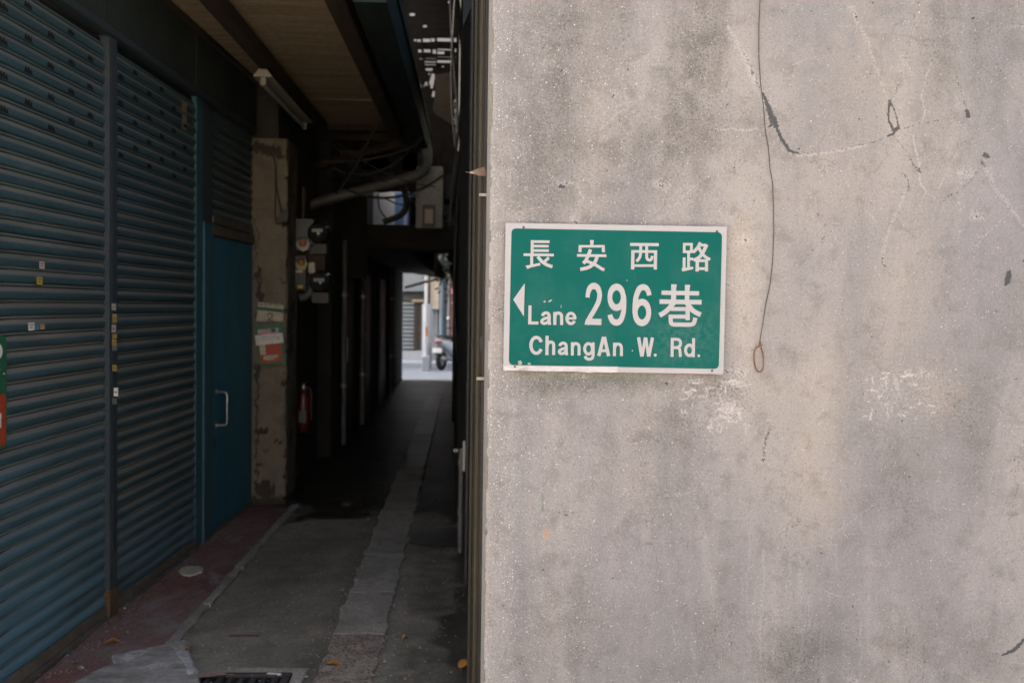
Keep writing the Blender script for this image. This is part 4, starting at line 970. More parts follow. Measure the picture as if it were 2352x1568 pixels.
# tube lamp
tl = empty('tube_lamp', (-1.425, 7.6, 3.1), 'unlit white fluorescent tube lamp hanging under the ceiling joist', 'lamp')
y0, y1, XL_, ZL_ = 6.80, 8.50, -1.425, 3.165
MB().prism([(XL_ - .028, y0, ZL_), (XL_ + .028, y0, ZL_), (XL_ + .066, y0, ZL_ - .050), (XL_ - .066, y0, ZL_ - .050)], (0, y1 - y0, 0)).build('reflector', LAMPW, tl)
for y in (y0 + .012, y1 - .05):
    MB().box(XL_ - .018, XL_ + .018, y, y + .035, ZL_ - .105, ZL_ - .0505, .004).build('lamp_holder', LAMPW, tl)
MB().tube([(XL_, y0 + .048, ZL_ - .090), (XL_, y1 - .052, ZL_ - .090)], .0135, 10).build('glass_tube', TUBEG, tl)
lint = tag(MB().box(-1.80, -1.52, 7.84, 8.3, 2.875, ZC - .004, .006).build('cross_beam', DARKPL, loc=(-1.6, 8, 3.1)), 'dark cross beam resting on top of the plaster pillar', 'beam')
# gutter and drain pipes
gut = empty('roof_gutter', (-.54, 6, 3.2), 'big dark green metal gutter running along the alley ceiling', 'gutter')
MB().prism([(-.63, 5.2, 3.15), (-.46, 5.2, 3.15), (-.44, 5.2, 3.34), (-.65, 5.2, 3.34)], (0, 5.05, 0)).build('trough', GUT, gut)
MB().box(-.452, -.432, 5.2, 10.25, 3.30, 3.345, .003).build('rim', GUT, gut)
dp = empty('drain_pipe', atY(900, 430, 9.8), 'grey drain pipe slanting down from the gutter end to the left wall', 'pipe')
pp = [(972, 300), (980, 345), (981, 372), (975, 390), (958, 402), (930, 410), (850, 432), (700, 473), (640, 490)]
MB().tube([atY(x, y, 10.05 - i * .02) for i, (x, y) in enumerate(pp)], .052, 12).build('pipe', PVC, dp)
MB().lathe(atY(979, 350, 10.03), (0, 0, 1), [(.062, -.05), (.062, .05)], 12).build('coupling', PVC, dp)
for i, (a, b_, Y, w, lab) in enumerate((((690, 300), (930, 322), 10.3, .09, 'upper brown timber strut under the dark roof end'), ((700, 388), (925, 328), 10.2, .07, 'slanting brown timber strut below the upper strut'))):
    A0, A1 = atY(*a, Y), atY(*b_, Y)
    tag(MB().bar(A0, A1, .06, w).build('timber_strut', WOODB, loc=(A0 + A1) / 2), lab, 'strut', 'roof struts')

# ---------------------------------------------------------------- right side of the alley
g_y = 2.86
def strip(px0, px1, Y, Xr, d, z0, z1):                    # post whose left face is measured on the photo at eye height
    xl = atY(px0, 702, Y).x; xr = atY(px1, 702, Y).x if Xr is None else Xr
    return xl, xr
xa, xb = atY(1096, 702, g_y).x, atY(1108, 702, g_y).x
RUSTB = M('brown_steel', (.048, .038, .023), (.036, .029, .018), (.055, .035, .021), scale=5, rough=.6, bump=.2, stretch=(4, 4, .5), c3lo=.6)
OLIVE = M('olive_wood', (.046, .041, .024), (.034, .031, .018), (.025, .022, .014), scale=4, rough=.75, bump=.3, stretch=(5, 5, .5))
gd = empty('gate_guide', ((xa + xb) / 2, g_y, 0), 'brown steel gate guide channel just inside the wall corner', 'gate guide')
MB().box(xa, xb - .001, g_y, g_y + .06, 0, 3.3, .002).build('channel', RUSTB, gd)
MB().box(xb, xb + .010, g_y - .01, g_y + .06, 0, 3.3).build('inner_lip', BLACK, gd)
MB().box(xa + .0055, xa + .0075, g_y - .004, g_y, 0, 3.3).build('rib', OLIVE, gd)
for py, px in ((448, 1110), (869, 1104)):
    p = atY(px, py, g_y - .01)
    MB().box(p.x - .012, p.x + .010, g_y - .018, g_y - .006, p.z - .004, p.z + .004, .001).build('clip', LAMPW, gd)
p = atY(1109, 782, g_y - .01)
MB().prism([(p.x - .012, g_y - .012, p.z), (p.x + .006, g_y - .012, p.z + .03), (p.x + .008, g_y - .012, p.z - .10), (p.x - .002, g_y - .012, p.z - .04)], (0, -.004, 0)).build('latch', BLACK, gd)
bd_y = 3.5
xc, xd = atY(1083, 702, bd_y).x, atY(1100, 702, bd_y).x
bd = empty('timber_jamb', ((xc + xd) / 2, bd_y, 0), 'tall olive timber jamb behind the steel gate guide', 'jamb')
MB().box(xc, xd + .03, bd_y, bd_y + .5, 0, 3.3, .004).build('post', OLIVE, bd)
MB().box(xc + .006, xc + .009, bd_y - .006, bd_y, 0, 3.3).build('bead', RUSTB, bd)
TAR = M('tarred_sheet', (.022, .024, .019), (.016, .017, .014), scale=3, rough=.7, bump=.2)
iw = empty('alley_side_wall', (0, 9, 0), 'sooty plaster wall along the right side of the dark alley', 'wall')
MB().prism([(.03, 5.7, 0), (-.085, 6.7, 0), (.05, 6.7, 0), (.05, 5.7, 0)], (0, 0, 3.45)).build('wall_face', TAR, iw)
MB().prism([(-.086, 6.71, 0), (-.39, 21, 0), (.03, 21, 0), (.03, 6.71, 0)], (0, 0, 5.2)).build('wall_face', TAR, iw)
vp = empty('conduit_pipe', atY(1057, 1140, 6.4), 'slim grey conduit pipe standing against the right alley wall', 'pipe')
q0, q1 = atZ(1057, 1255, 0), atY(1058, 1030, 6.4)
MB().tube([(q0.x, 6.4, 0), (q0.x + .002, 6.4, q1.z)], .016, 8).build('pipe', PVC, vp)
for py in (1060, 1175, 1205): MB().lathe((q0.x, 6.4, atY(1057, py, 6.4).z), (0, 0, 1), [(.021, -.02), (.021, .02)], 8).build('coupling', PVC, vp)
MB().box(q0.x - .05, q0.x - .02, 6.38, 6.41, q1.z - .02, q1.z, .003).build('bracket', LAMPW, vp)
a, b_ = atY(1063, 1013, 5.6), atY(1076, 1082, 5.6)
tr = empty('cable_trunking', (a.x, 5.6, b_.z), 'short white cable trunking on the right alley wall above the conduit', 'trunking')
MB().box(a.x, (a.x + b_.x) / 2 - .001, 5.6, 5.63, b_.z, a.z, .002).build('channel', WPVC, tr)
MB().box((a.x + b_.x) / 2 + .001, b_.x, 5.595, 5.63, b_.z - .02, a.z + .004, .002).build('channel', WPVC, tr)
for i, (px, Y, r, m_, lab) in enumerate(((1067, 9.5, .035, GUT, 'tall dark riser pipe high on the right alley wall'), (1050, 12.0, .05, GUT, 'dark green riser pipe deep in the alley on the right'), (1078, 5.0, .012, BLACK, 'thin black cable running up the right alley wall'))):
    xx = atY(px, 702, Y).x
    rp = empty('riser_pipe', (xx, Y, 0), lab, 'pipe', 'riser pipes on the right wall')
    MB().tube([(xx, Y, .2), (xx, Y, 2.2), (xx + .004, Y, 5.1)], r, 8).build('pipe', m_, rp)
    for z in (1.2, 2.6, 4.0): MB().lathe((xx, Y, z), (0, 0, 1), [(r * 1.25, -.02), (r * 1.25, .02)], 8).build('collar', m_, rp)
p = atY(1104, 398, 2.80)
lf = MB()
L2 = [(-.034, 0), (-.020, .004), (-.006, .013), (.010, .018), (.014, .006), (.014, -.008), (-.004, -.009), (-.022, -.005)]
lf.prism([(p.x + a * 1.0, 2.79 + .010 * math.sin(a * 90), p.z + b_) for a, b_ in L2], (0, .0006, 0))
lf.tube([(p.x - .034, 2.79, p.z), (p.x - .042, 2.788, p.z + .001)], .0008, 5)
tag(lf.build('dried_leaf', LEAFB, loc=p), 'dried curled brown leaf caught at the wall corner above the sign', 'leaf')

# ---------------------------------------------------------------- deeper alley: left wall, dark roof, screen, tunnel
lw = empty('inner_alley_wall', (-1.6, 14, 0), 'dark plaster wall with metal doors along the left of the deep alley', 'wall')
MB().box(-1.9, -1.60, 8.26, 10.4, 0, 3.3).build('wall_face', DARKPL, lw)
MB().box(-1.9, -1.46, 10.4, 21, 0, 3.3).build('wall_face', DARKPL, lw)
DKD = M('dark_door', (.035, .038, .036), (.028, .03, .028), scale=3, rough=.45, bump=.06, stretch=(2, 2, .5))
for y in (11.2, 13.2, 15.6):
    d_ = MB().box(-1.459, -1.43, y, y + .85, .02, 2.0, .004).build('door', DKD, lw)
    MB().tube([(-1.42, y + .08, .95), (-1.40, y + .08, .96), (-1.40, y + .08, 1.22), (-1.42, y + .08, 1.23)], .010, 8).build('handle', STEEL, d_)
for i, (px, Y, r, lab) in enumerate(((800, 11.05, .03, 'thin downpipe on the left wall nearest the dark doors'), (852, 12.9, .04, 'downpipe on the left wall between the dark doors'), (905, 17.5, .05, 'downpipe on the left wall near the bright alley end'))):
    rp = empty('downpipe', (-1.41, Y, 0), lab, 'pipe', 'downpipes on the left wall')
    MB().tube([(-1.41, Y, .05), (-1.41, Y, 2.3)], r, 8).build('pipe', PVC, rp)
    for z in (.7, 1.7): MB().lathe((-1.41, Y, z), (0, 0, 1), [(r * 1.3, -.02), (r * 1.3, .02)], 8).build('collar', STEEL, rp)
rf = empty('lean_to_roof', (-1, 10.3, 3.3), 'dark lean-to roof closing the alley behind the timber struts', 'roof')
MB().box(-1.9, -.66, 9.62, 11.0, 3.34, 3.40).build('sheet', WOODD, rf)
for y in (9.7, 10.3, 10.9): MB().box(-1.6, -.66, y, y + .07, 3.27, 3.338).build('rafter', WOODD, rf)
cr_ = empty('corrugated_roof', (-.25, 7, 5.2), 'dark corrugated sheets bridging the gap between the two buildings', 'roof')
for y in np.arange(5.4, 11.2, 1.2):
    mb = MB(); xs = np.linspace(-.64, .10, 40); vs = []
    for yy in (y, y + 1.22): vs += [(x, yy, 5.22 + .012 * math.sin(x * 80) + (.01 if int(y * 10) % 2 else 0)) for x in xs]
    mb.add(vs, [(i, i + 1, 40 + i + 1, 40 + i) for i in range(39)], True); mb.build('sheet', BLACK, cr_)
SOOT = M('sooty_board', (.022, .018, .013), (.015, .0125, .009), scale=5, rough=.85, bump=.3, stretch=(1, 6, 6))
# board screen at the end of the covered part, light well behind it
YSC = 11.1
def c2(x, y): return ((980 + x / 3.92) * S, (0 + y / 3.92) * S)
scr = empty('board_screen', atY(980, 250, YSC), 'dark patched board screen with gaps of light above the alley', 'screen')
def sboard(x0, y0, x1, y1, dy=0.0, name='board', mat=SOOT, conv=c2, jit=0.0):
    a, b_ = atY(*conv(x0, y0), YSC + dy), atY(*conv(x1, y1), YSC + dy)
    if conv is c2: a.z, b_.z = atY(*conv(400, y0), YSC + dy).z, atY(*conv(400, y1), YSC + dy).z
    return MB().box(a.x, b_.x, YSC + dy, YSC + dy + .025, b_.z, a.z).build(name, mat, scr)
HOLES = [(120,378,140,402),(150,380,186,408),(205,372,275,408),(282,368,318,402),(340,362,474,398),(502,358,524,402),
 (160,478,200,508),(215,474,278,506),(300,474,330,518),(342,490,410,520),(345,466,474,482),(498,464,524,496),(345,541,470,549),(496,530,518,556),
 (175,562,205,576),(230,560,330,568),(222,588,330,602),(342,575,472,602),(494,572,522,604),(225,616,328,627),(385,630,408,644),
 (232,655,298,680),(258,684,284,692),(258,702,270,722),(285,705,318,740),(275,740,318,770),(266,770,312,815),(278,815,304,850),(298,872,322,895),(292,895,318,932),
 (118,660,136,680),(140,700,170,740),(150,740,186,770),(158,770,192,810),(172,810,190,840),(195,815,220,840),(226,786,248,824),
 (505,950,524,980),(464,990,506,1018),(485,1024,502,1034),(508,1034,530,1084),(512,1096,532,1120),(498,1117,508,1150),(512,1128,540,1195),(516,1204,548,1270),(520,1275,540,1320),(520,1328,545,1346),(508,1348,574,1366),(510,1368,535,1395),(514,1402,532,1426),
 (80,132,128,160),(207,245,243,268),(445,10,470,30)]
ys = sorted({-300, 1640} | {h[1] for h in HOLES} | {h[3] for h in HOLES})
big = [-300]
for y in ys[1:]:
    big.append(y)
for y0, y1 in zip(big, big[1:]):
    hs = sorted((h[0], h[2]) for h in HOLES if h[1] < y1 and h[3] > y0)
    x = -400
    for h0, h1 in hs + [(760, 760)]:
        if h0 - x > 1: sboard(x, y0, h0, y1, 0)
        x = max(x, h1)
for x0, x1, y0, y1 in ((331, 340, 340, 640), (474, 484, 340, 640), (193, 201, 340, 640)):
    sboard(x0, y0, x1, y1, -.03, 'batten')
MB().prism([atY(*c2(*p), YSC - .09) for p in ((112, 590), (132, 590), (310, 1100), (280, 1100))], (0, .04, 0)).build('brace', SOOT, scr)
MB().prism([atY(*c2(*p), YSC - .02) for p in ((322, 716), (500, 690), (502, 1200), (325, 1100), (300, 1040), (318, 930))], (0, .02, 0)).build('plaster_panel', M('dim_plaster', (.13, .112, .08), (.10, .086, .062), scale=5, rough=.9, bump=.3), scr)
MB().prism([atY(*c2(*p), YSC - .03) for p in ((285, 1095), (325, 1100), (502, 1200), (502, 1660), (285, 1660))], (0, .02, 0)).build('panel', SOOT, scr)
# lintel and tunnel beyond
def sb2(x0, y0, x1, y1, dy=0, name='board', mat=SOOT): return sboard(x0, y0, x1, y1, dy, name, mat, conv=lambda x, y: (x, y))
sb2(690, 300, 842, 640, .0, 'panel'); sb2(842, 300, 958, 441, .0, 'panel')
sb2(690, 514, 842, 560, -.02, 'lintel'); sb2(838, 515, 1060, 574, -.02, 'lintel')
sb2(1012, 380, 1020, 516, -.01, 'batten'); sb2(1043, 380, 1062, 516, -.02, 'batten'); sb2(1020, 470, 1043, 492, .0, 'rag', BLACK); sb2(1020, 380, 1043, 452, 0, 'rag', BLACK)
MB().box(-1.7, -.80, 11.14, 20.9, 2.26, 2.36).build('tunnel_ceiling', DARKPL, lw)
MB().box(-.799, .05, 11.14, 12.6, 2.26, 2.36).build('tunnel_ceiling', DARKPL, lw)
MB().box(-.815, -.80, 12.6, 20.9, 2.362, 2.95).build('tunnel_side', DARKPL, lw)
MB().box(-.799, .05, 12.605, 14.59, 2.95, 3.0).build('tunnel_roof', DARKPL, lw)
el = empty('hanging_box', atY(985, 450, 10.6), 'pale grey metal box with paper notice hanging over the alley', 'electrical box')
a, b_ = atY(956, 381, 10.5), atY(1016, 524, 10.5)
MB().box(a.x, b_.x, 10.5, 10.75, b_.z, a.z, .008).build('casing', BOXG, el)
a, b_ = atY(970, 470, 10.49), atY(1000, 522, 10.49)
MB().box(a.x, b_.x, 10.485, 10.498, b_.z, a.z).build('recess', GREYBOX, el)
a, b_ = atY(976, 480, 10.48), atY(994, 513, 10.48)
MB().box(a.x, b_.x, 10.478, 10.484, b_.z, a.z).build('paper_notice', M('tan_notice', (.52, .42, .34), (.46, .37, .3), scale=20, bump=0), el)
for i, pts in enumerate((((985, 380), (992, 430), (1010, 470), (1030, 520)), ((1005, 330), (1012, 400), (1028, 460)), ((860, 300), (905, 380), (932, 450), (925, 490), (880, 510)), ((842, 450), (880, 455), (920, 470), (955, 462)), ((868, 445), (872, 480), (890, 505)), ((900, 380), (930, 440), (950, 500)))):
    kb = MB().tube([atY(p.x, p.y, 10.9) for p in smooth_pts([(x, y, 0) for x, y in pts], 5)], .008 if i != 2 else .035, 6).build('sagging_cable', BLACK, loc=atY(*pts[1], 10.9))
    tag(kb, ['black cable drooping across the face of the pale hanging box', 'black cable drooping beside the right edge of the hanging box', 'thick bent black pipe in front of the small light opening', 'thin wire stretched flat across the small light opening', 'thin wire hanging at the left of the small light opening', 'slanting wire left of the pale hanging box'][i], 'cable', 'cables over the alley')

rr_ = random.Random(21)
for i in range(8):
    Y = rr_.uniform(9.0, 10.9); xa_, xb_ = rr_.uniform(690, 800), rr_.uniform(850, 1040); ya_, yb2 = rr_.uniform(300, 480), rr_.uniform(280, 440); sg = rr_.uniform(5, 55)
    pts = [(xa_ + (xb_ - xa_) * t, ya_ + (yb2 - ya_) * t + sg * 4 * t * (1 - t)) for t in np.linspace(0, 1, 9)]
    kb = MB().tube([atY(x, y, Y) for x, y in pts], rr_.choice((.006, .008, .012)), 6).build('sagging_cable', BLACK, loc=atY(*pts[4], Y))
    tag(kb, 'thin dark cable among the tangle between the struts and the drain pipe', 'cable', 'loose cables under the dark roof')
bun = empty('cable_bundle', atY(1055, 500, 8.5), 'loose bundle of dark cables running down the right side of the alley', 'cable bundle')
for i in range(6):
    px = (1052, 1058, 1064, 1046, 1070, 1040)[i]; Y = (8.0, 8.8, 9.6, 10.6, 7.4, 10.9)[i]
    pts = [(px + 14 * math.sin(i + t * 5) * (.3 + t), -40 + (900 if px > 1056 else 560) * t) for t in np.linspace(0, 1, 14)]
    MB().tube([atY(x, y, Y) for x, y in pts], .010 + .004 * (i % 3), 6).build('cable', BLACK, bun)
for i, (px, py, w, h, Y) in enumerate(((862, 330, 30, 22, 10.4), (900, 352, 22, 40, 10.5), (930, 300, 34, 16, 10.3), (760, 330, 40, 14, 10.2), (1000, 300, 16, 60, 10.7), (800, 395, 26, 60, 10.6))):
    a, b_ = atY(px, py, Y), atY(px + w, py + h, Y)
    tag(MB().box(a.x, b_.x, Y, Y + .06, b_.z, a.z, .004).build('roof_bracket', (SOOT, SOOT, GUT)[i % 3], loc=a), ['small brown block under the roof left of the gutter end', 'upright dark block beside the small brown block', 'dark green bracket touching the gutter end', 'brown block wedged under the struts', 'narrow dark upright right of the gutter elbow', 'dark green box below the struts'][i], 'bracket', None)

# rear building with its cream wall over the tunnel
rb = empty('rear_building', (0, 18, 2.4), 'tall cream building over the tunnel seen through the gaps', 'building')
MB().box(-7, -.8, 14.6, 20.9, 2.37, 15).box(-.799, 7, 14.6, 20.9, 2.96, 15).build('wall', FACADE, rb)
a, b_ = atY(905, 440, 14.59), atY(957, 520, 14.59)
fr = MB().box(a.x, b_.x, 14.56, 14.598, b_.z, a.z).build('window', M('window_white', (.62, .64, .66), (.55, .57, .6), bump=0), rb)
for k in range(2):
    w2 = (b_.x - a.x) / 2
    MB().box(a.x + k * w2 + .02, a.x + (k + 1) * w2 - .02, 14.552, 14.559, b_.z + .02, a.z - .02).build('pane', M('pane_blue', (.20, .30, .38), (.16, .25, .33), rough=.2, bump=0), fr)
MB().box(-6, -1.9, 11.2, 20.9, 0, 3.2).build('annex', DARKPL, rb)

# ---------------------------------------------------------------- the street beyond
YF = 27.0
fb = empty('far_house', (-.5, YF, 0), 'pale grey house with shuttered gate across the far street', 'house')
LG = M('light_grey_wall', (.44, .49, .55), (.38, .43, .49), scale=1.5, rough=.8, bump=.1)
MG = M('mid_grey_wall', (.27, .33, .385), (.23, .285, .335), scale=1.5, rough=.8, bump=.1)
LOUV = M('louvre_grey', (.34, .41, .46), (.29, .35, .40), scale=3, rough=.6, bump=0)
def fbox(name, x0, y0, x1, y1, Y, d, mat, parent):
    a, b_ = atY(x0, y0, Y), atY(x1, y1, Y)
    return MB().box(a.x, b_.x, Y, Y + d, b_.z, a.z).build(name, mat, parent)
def c1(x, y): return (960 + x / 4.612) * S, (620 + y / 4.612) * S
def fb1(name, x0, y0, x1, y1, Y, d, mat, parent):
    return fbox(name, *c1(x0, y0), *c1(x1, y1), Y, d, mat, parent)
MB().box(-18, 8, YF + .4, YF + 5, 0, 15).build('wall', MG, fb)
fb1('band', -200, -100, 372, 420, YF - .1, .3, MG, fb)
fb1('transom', -200, 420, 372, 530, YF + .1, .2, M('dim_grey', (.12, .125, .12), (.10, .10, .10), bump=0), fb)
for k in range(12):
    y = 540 + k * 45
    fb1('louvre', 20, y, 250, y + 30, YF + .08 + .0, .1, LOUV, fb)
fb1('gate_back', 20, 535, 250, 1085, YF + .22, .05, M('gate_dark', (.05, .055, .055), (.045, .05, .05), bump=0), fb)
fb1('gate_stile', 235, 530, 262, 1240, YF, .1, M('gate_brown', (.07, .06, .05), (.06, .05, .045), bump=0), fb)
fb1('plinth', -100, 1085, 330, 1235, YF - .05, .3, LG, fb)
fb1('dark_door', 262, 540, 345, 1085, YF + .1, .1, M('door_grey', (.10, .10, .10), (.13, .13, .13), bump=0), fb)
fb1('door_head', 215, 510, 345, 540, YF - .02, .1, CREAM, fb)
fb1('white_panel', 412, 120, 512, 620, YF - .3, .2, M('white_paint_far', (.62, .64, .66), (.56, .58, .6), bump=0), fb)
fb1('grey_panel', 412, 600, 500, 1260, YF - .2, .1, MG, fb)
fb1('dark_post', 390, 120, 412, 620, YF - .4, .1, BLACK, fb)
fb1('grey_face', 512, 120, 760, 1290, YF - .1, .2, MG, fb)
for x0, x1, y0, y1, m_, lab in ((524, 545, 480, 1000, M('pale_blue', (.40, .47, .53), (.35, .42, .48), bump=0), 'pale blue downpipe on the far house'), (549, 578, 360, 1000, M('deep_blue', (.07, .17, .30), (.06, .14, .26), bump=0), 'deep blue pipe on the far house'), (590, 604, 400, 1000, PVC, 'slim grey pipe right of the blue pipe'), (612, 634, 440, 1000, LG, 'pale pipe at the right end of the far pipes')):
    a, b_ = atY(*c1(x0, y0), YF - .35), atY(*c1(x1, y1), YF - .35)
    tag(MB().tube([((a.x + b_.x) / 2, YF - .3, b_.z), ((a.x + b_.x) / 2, YF - .3, a.z + .6)], (b_.x - a.x) / 2, 8).build('wall_pipe', m_, loc=((a.x + b_.x) / 2, YF - .3, b_.z)), lab, 'pipe', 'pipes on the far house')
bk = empty('brick_house', (.6, YF - .5, 0), 'reddish brick house edge at the right of the far street', 'house')
fb1('wall', 655, -100, 1200, 1290, YF - .6, .5, M('red_brick', (.22, .12, .10), (.17, .095, .08), (.30, .2, .17), scale=12, bump=.1), bk)
fb1('ledge', 648, 545, 720, 560, YF - .7, .3, LG, bk)
fb1('ledge', 648, 395, 720, 450, YF - .7, .3, PINK, bk)
pole = empty('utility_pole', atZ(*c1(370, 1290), 0), 'white street pole with orange sticker outside the far alley end', 'pole')
a, b_ = atY(*c1(357, 100), 24.2), atY(*c1(384, 1150), 24.2)
MB().tube([((a.x + b_.x) / 2, 24.2, b_.z - .5), ((a.x + b_.x) / 2, 24.2, a.z + 2)], (b_.x - a.x) / 2, 12).build('shaft', M('pole_white', (.70, .74, .79), (.62, .66, .71), bump=0), pole)
a, b_ = atY(*c1(330, 1150), 24.25), atY(*c1(408, 1300), 24.25)
MB().box(a.x, b_.x, 24.1, 24.5, 0, a.z, .01).build('base', LG, pole)
a, b_ = atY(*c1(364, 820), 24.08), atY(*c1(390, 925), 24.08)
MB().box(a.x, b_.x, 24.07, 24.09, b_.z, a.z).build('sticker', M('orange_sticker', (.60, .26, .03), (.5, .22, .03), bump=0), pole)
a, b_ = atY(*c1(328, 560), 25), atY(*c1(432, 1290), 25)
tag(MB().tube([((a.x + b_.x) / 2, 25, 0), ((a.x + b_.x) / 2, 25, a.z)], (b_.x - a.x) / 2, 14).build('concrete_bollard_column', LG, loc=((a.x + b_.x) / 2, 25, 0)), 'thick pale grey column behind the white street pole', 'column')
# cables and an awning bar at the far mouth
for pts, r, lab in ((((130, 378), (330, 322), (500, 285)), .03, 'dark slanting bar across the far alley mouth'), (((240, 205), (370, 225), (500, 250), (560, 290)), .035, 'dark curved cable above the far alley mouth'), (((100, 210), (200, 190), (420, 105)), .02, 'thin cable rising over the far alley mouth')):
    tag(MB().tube([atY(*c1(*p), 21.6) for p in pts], r, 6).build('mouth_cable', BLACK, loc=atY(*c1(*pts[1]), 21.6)), lab, 'cable', 'cables at the far mouth')

def leaf_cluster(c, n, sx, sz, size):
    mb = MB(); rr = random.Random(5)
    for _ in range(n):
        p = Vector(c) + Vector((rr.gauss(0, sx), rr.gauss(0, .2), rr.gauss(0, sz)))
        a, b_ = Vector((rr.uniform(-1, 1), rr.uniform(-1, 1), rr.uniform(-1, 1))).normalized(), Vector((rr.uniform(-1, 1), rr.uniform(-1, 1), rr.uniform(-1, 1))).normalized()
        s_ = size * rr.uniform(.6, 1.3)
        mb.add([p - a * s_, p + b_ * s_ * .45, p + a * s_, p - b_ * s_ * .45], [(0, 1, 2, 3)])
    return mb
tp = [(462, -60), (720, -60), (720, 420), (676, 330), (655, 300), (648, 215), (634, 150), (622, 80), (590, 40), (555, 6), (520, 2), (506, 30), (520, 80), (545, 130), (566, 190), (578, 235), (566, 282), (530, 262), (462, 246)]
q = [atY(*c1(*p), 20.97) for p in tp]
tag(MB().prism(q, (0, .03, 0)).build('torn_tarpaulin', TAR, loc=q[0]), 'dark torn tarpaulin hanging over the upper right of the far alley mouth', 'tarpaulin')
plant = empty('hanging_plant', atY(*c1(570, 120), 21.4), 'leafy plant hanging at the upper right of the far alley mouth', 'plant')
leaf_cluster(atY(*c1(575, 100), 21.3), 800, .20, .24, .055).build('foliage', M('dusty_leaf', (.10, .12, .10), (.06, .085, .06), (.2, .22, .22), bump=0), plant, fix=False)
MB().tube([atY(*c1(560, -60), 21.4), atY(*c1(585, 120), 21.4), atY(*c1(610, 380), 21.4)], .012, 5).build('stem', WOODD, plant)

# parked scooters (seen from behind)
def scooter(loc, label, body_m, yaw):
    root = empty('parked_scooter', loc, label, 'scooter', 'scooters parked at the far street', rotz=0)
    L0 = Vector(loc)
    def W(x, y, z):
        c, s_ = math.cos(yaw), math.sin(yaw)
        return L0 + Vector((x * c - y * s_, x * s_ + y * c, z))
    def tb(name, pts, r, mat, par=root, n=10): return MB().tube([W(*p) for p in pts], r, n).build(name, mat, par)
    def loft(name, secs, mat, par=root):
        mb = MB(); vs = []; n = 14
        for (y, z, w, h) in secs:
            for j in range(n):
                t = 2 * math.pi * j / n
                cx, cz = math.copysign(abs(math.cos(t)) ** .7, math.cos(t)), math.copysign(abs(math.sin(t)) ** .7, math.sin(t))
                vs.append(W(w * cx, y, z + h * cz))
        k = len(secs)
        mb.add(vs, [(i * n + j, i * n + (j + 1) % n, (i + 1) * n + (j + 1) % n, (i + 1) * n + j) for i in range(k - 1) for j in range(n)], True)
        mb.add(vs[:n], [tuple(range(n))]); mb.add(vs[-n:], [tuple(range(n))])
        return mb.build(name, mat, par)
    RUB = M('tyre_rubber', (.018, .018, .018), (.025, .025, .024), rough=.8, bump=0)
    for nm, y in (('rear_wheel', 0.0), ('front_wheel', 1.25)):
        mb = MB(); c = W(0, y, .24); ax = W(1, y, .24) - c
        mb.lathe(c, ax, [(.14, -.05), (.20, -.055), (.24, -.03), (.245, 0), (.24, .03), (.20, .055), (.14, .05)], 22)
        w_ = mb.build(nm, RUB, root)
        MB().lathe(c, ax, [(0, -.035), (.05, -.04), (.14, -.025), (.145, 0), (.14, .025), (.05, .04), (0, .035)], 16).build('rim', STEEL, w_)
    loft('tail_body', [(-.22, .72, .04, .03), (-.16, .70, .12, .07), (0, .64, .17, .12), (.25, .58, .18, .15), (.5, .50, .15, .14), (.62, .40, .12, .08)], body_m)
    loft('floor_board', [(.5, .28, .15, .05), (1.0, .28, .15, .05)], body_m)
    loft('front_shield', [(.92, .35, .16, .10), (1.02, .60, .19, .12), (1.05, .85, .12, .10), (1.03, .98, .06, .05)], body_m)
    loft('seat', [(-.12, .81, .09, .03), (.05, .82, .14, .05), (.35, .80, .15, .05), (.62, .78, .09, .04)], RUB)
    loft('rear_fender', [(-.24, .40, .06, .02), (-.2, .50, .08, .03), (-.05, .54, .08, .03)], RUB)
    loft('tail_lamp', [(-.245, .70, .02, .015), (-.21, .70, .10, .035), (-.18, .70, .10, .035)], M('lamp_red', (.30, .02, .02), (.26, .02, .02), rough=.2, bump=0))
    a = W(-.25, 0, 0)
    mb = MB(); mb.prism([W(-.13, -.25, .44), W(.13, -.25, .44), W(.13, -.235, .56), W(-.13, -.235, .56)], W(0, .012, 0) - W(0, 0, 0)); mb.build('number_plate', M('plate_white', (.7, .72, .74), (.66, .68, .7), bump=0), root)
    tb('fork', [(0, 1.25, .24), (0, 1.12, .6), (0, 1.02, 1.0)], .03, STEEL)
    tb('handlebar', [(-.34, .92, 1.02), (-.16, 1.0, 1.03), (0, 1.02, 1.0), (.16, 1.0, 1.03), (.34, .92, 1.02)], .016, BLACK)
    for s_ in (-1, 1):
        tb('mirror_stalk', [(.22 * s_, .98, 1.04), (.30 * s_, .97, 1.22)], .007, BLACK)
        mb = MB(); mb.lathe(W(.31 * s_, .96, 1.26), W(0, -1, .1) - W(0, 0, 0), [(0, .012), (.05, .01), (.058, 0), (.045, -.02), (0, -.028)], 12); mb.build('mirror', STEEL, root)
    tb('exhaust', [(.14, .35, .26), (.16, .1, .27), (.16, -.2, .32)], [.03, .05, .045], STEEL)
    tb('stand', [(-.1, .42, .25), (-.16, .38, .0)], .012, BLACK)
    tb('grab_rail', [(-.12, .0, .78), (-.12, -.2, .80), (.12, -.2, .80), (.12, .0, .78)], .012, STEEL)
    return root
p = atZ(*c1(585, 1315), 0)
scooter((p.x - .10, 24.6, 0), 'silver scooter parked with its tail toward the far alley mouth', M('scooter_silver', (.55, .57, .60), (.5, .52, .55), rough=.3, bump=0), -.45)
scooter((p.x + .34, 25.5, 0), 'dark scooter parked behind the silver scooter', M('scooter_dark', (.10, .12, .14), (.09, .1, .12), rough=.3, bump=0), -.4)

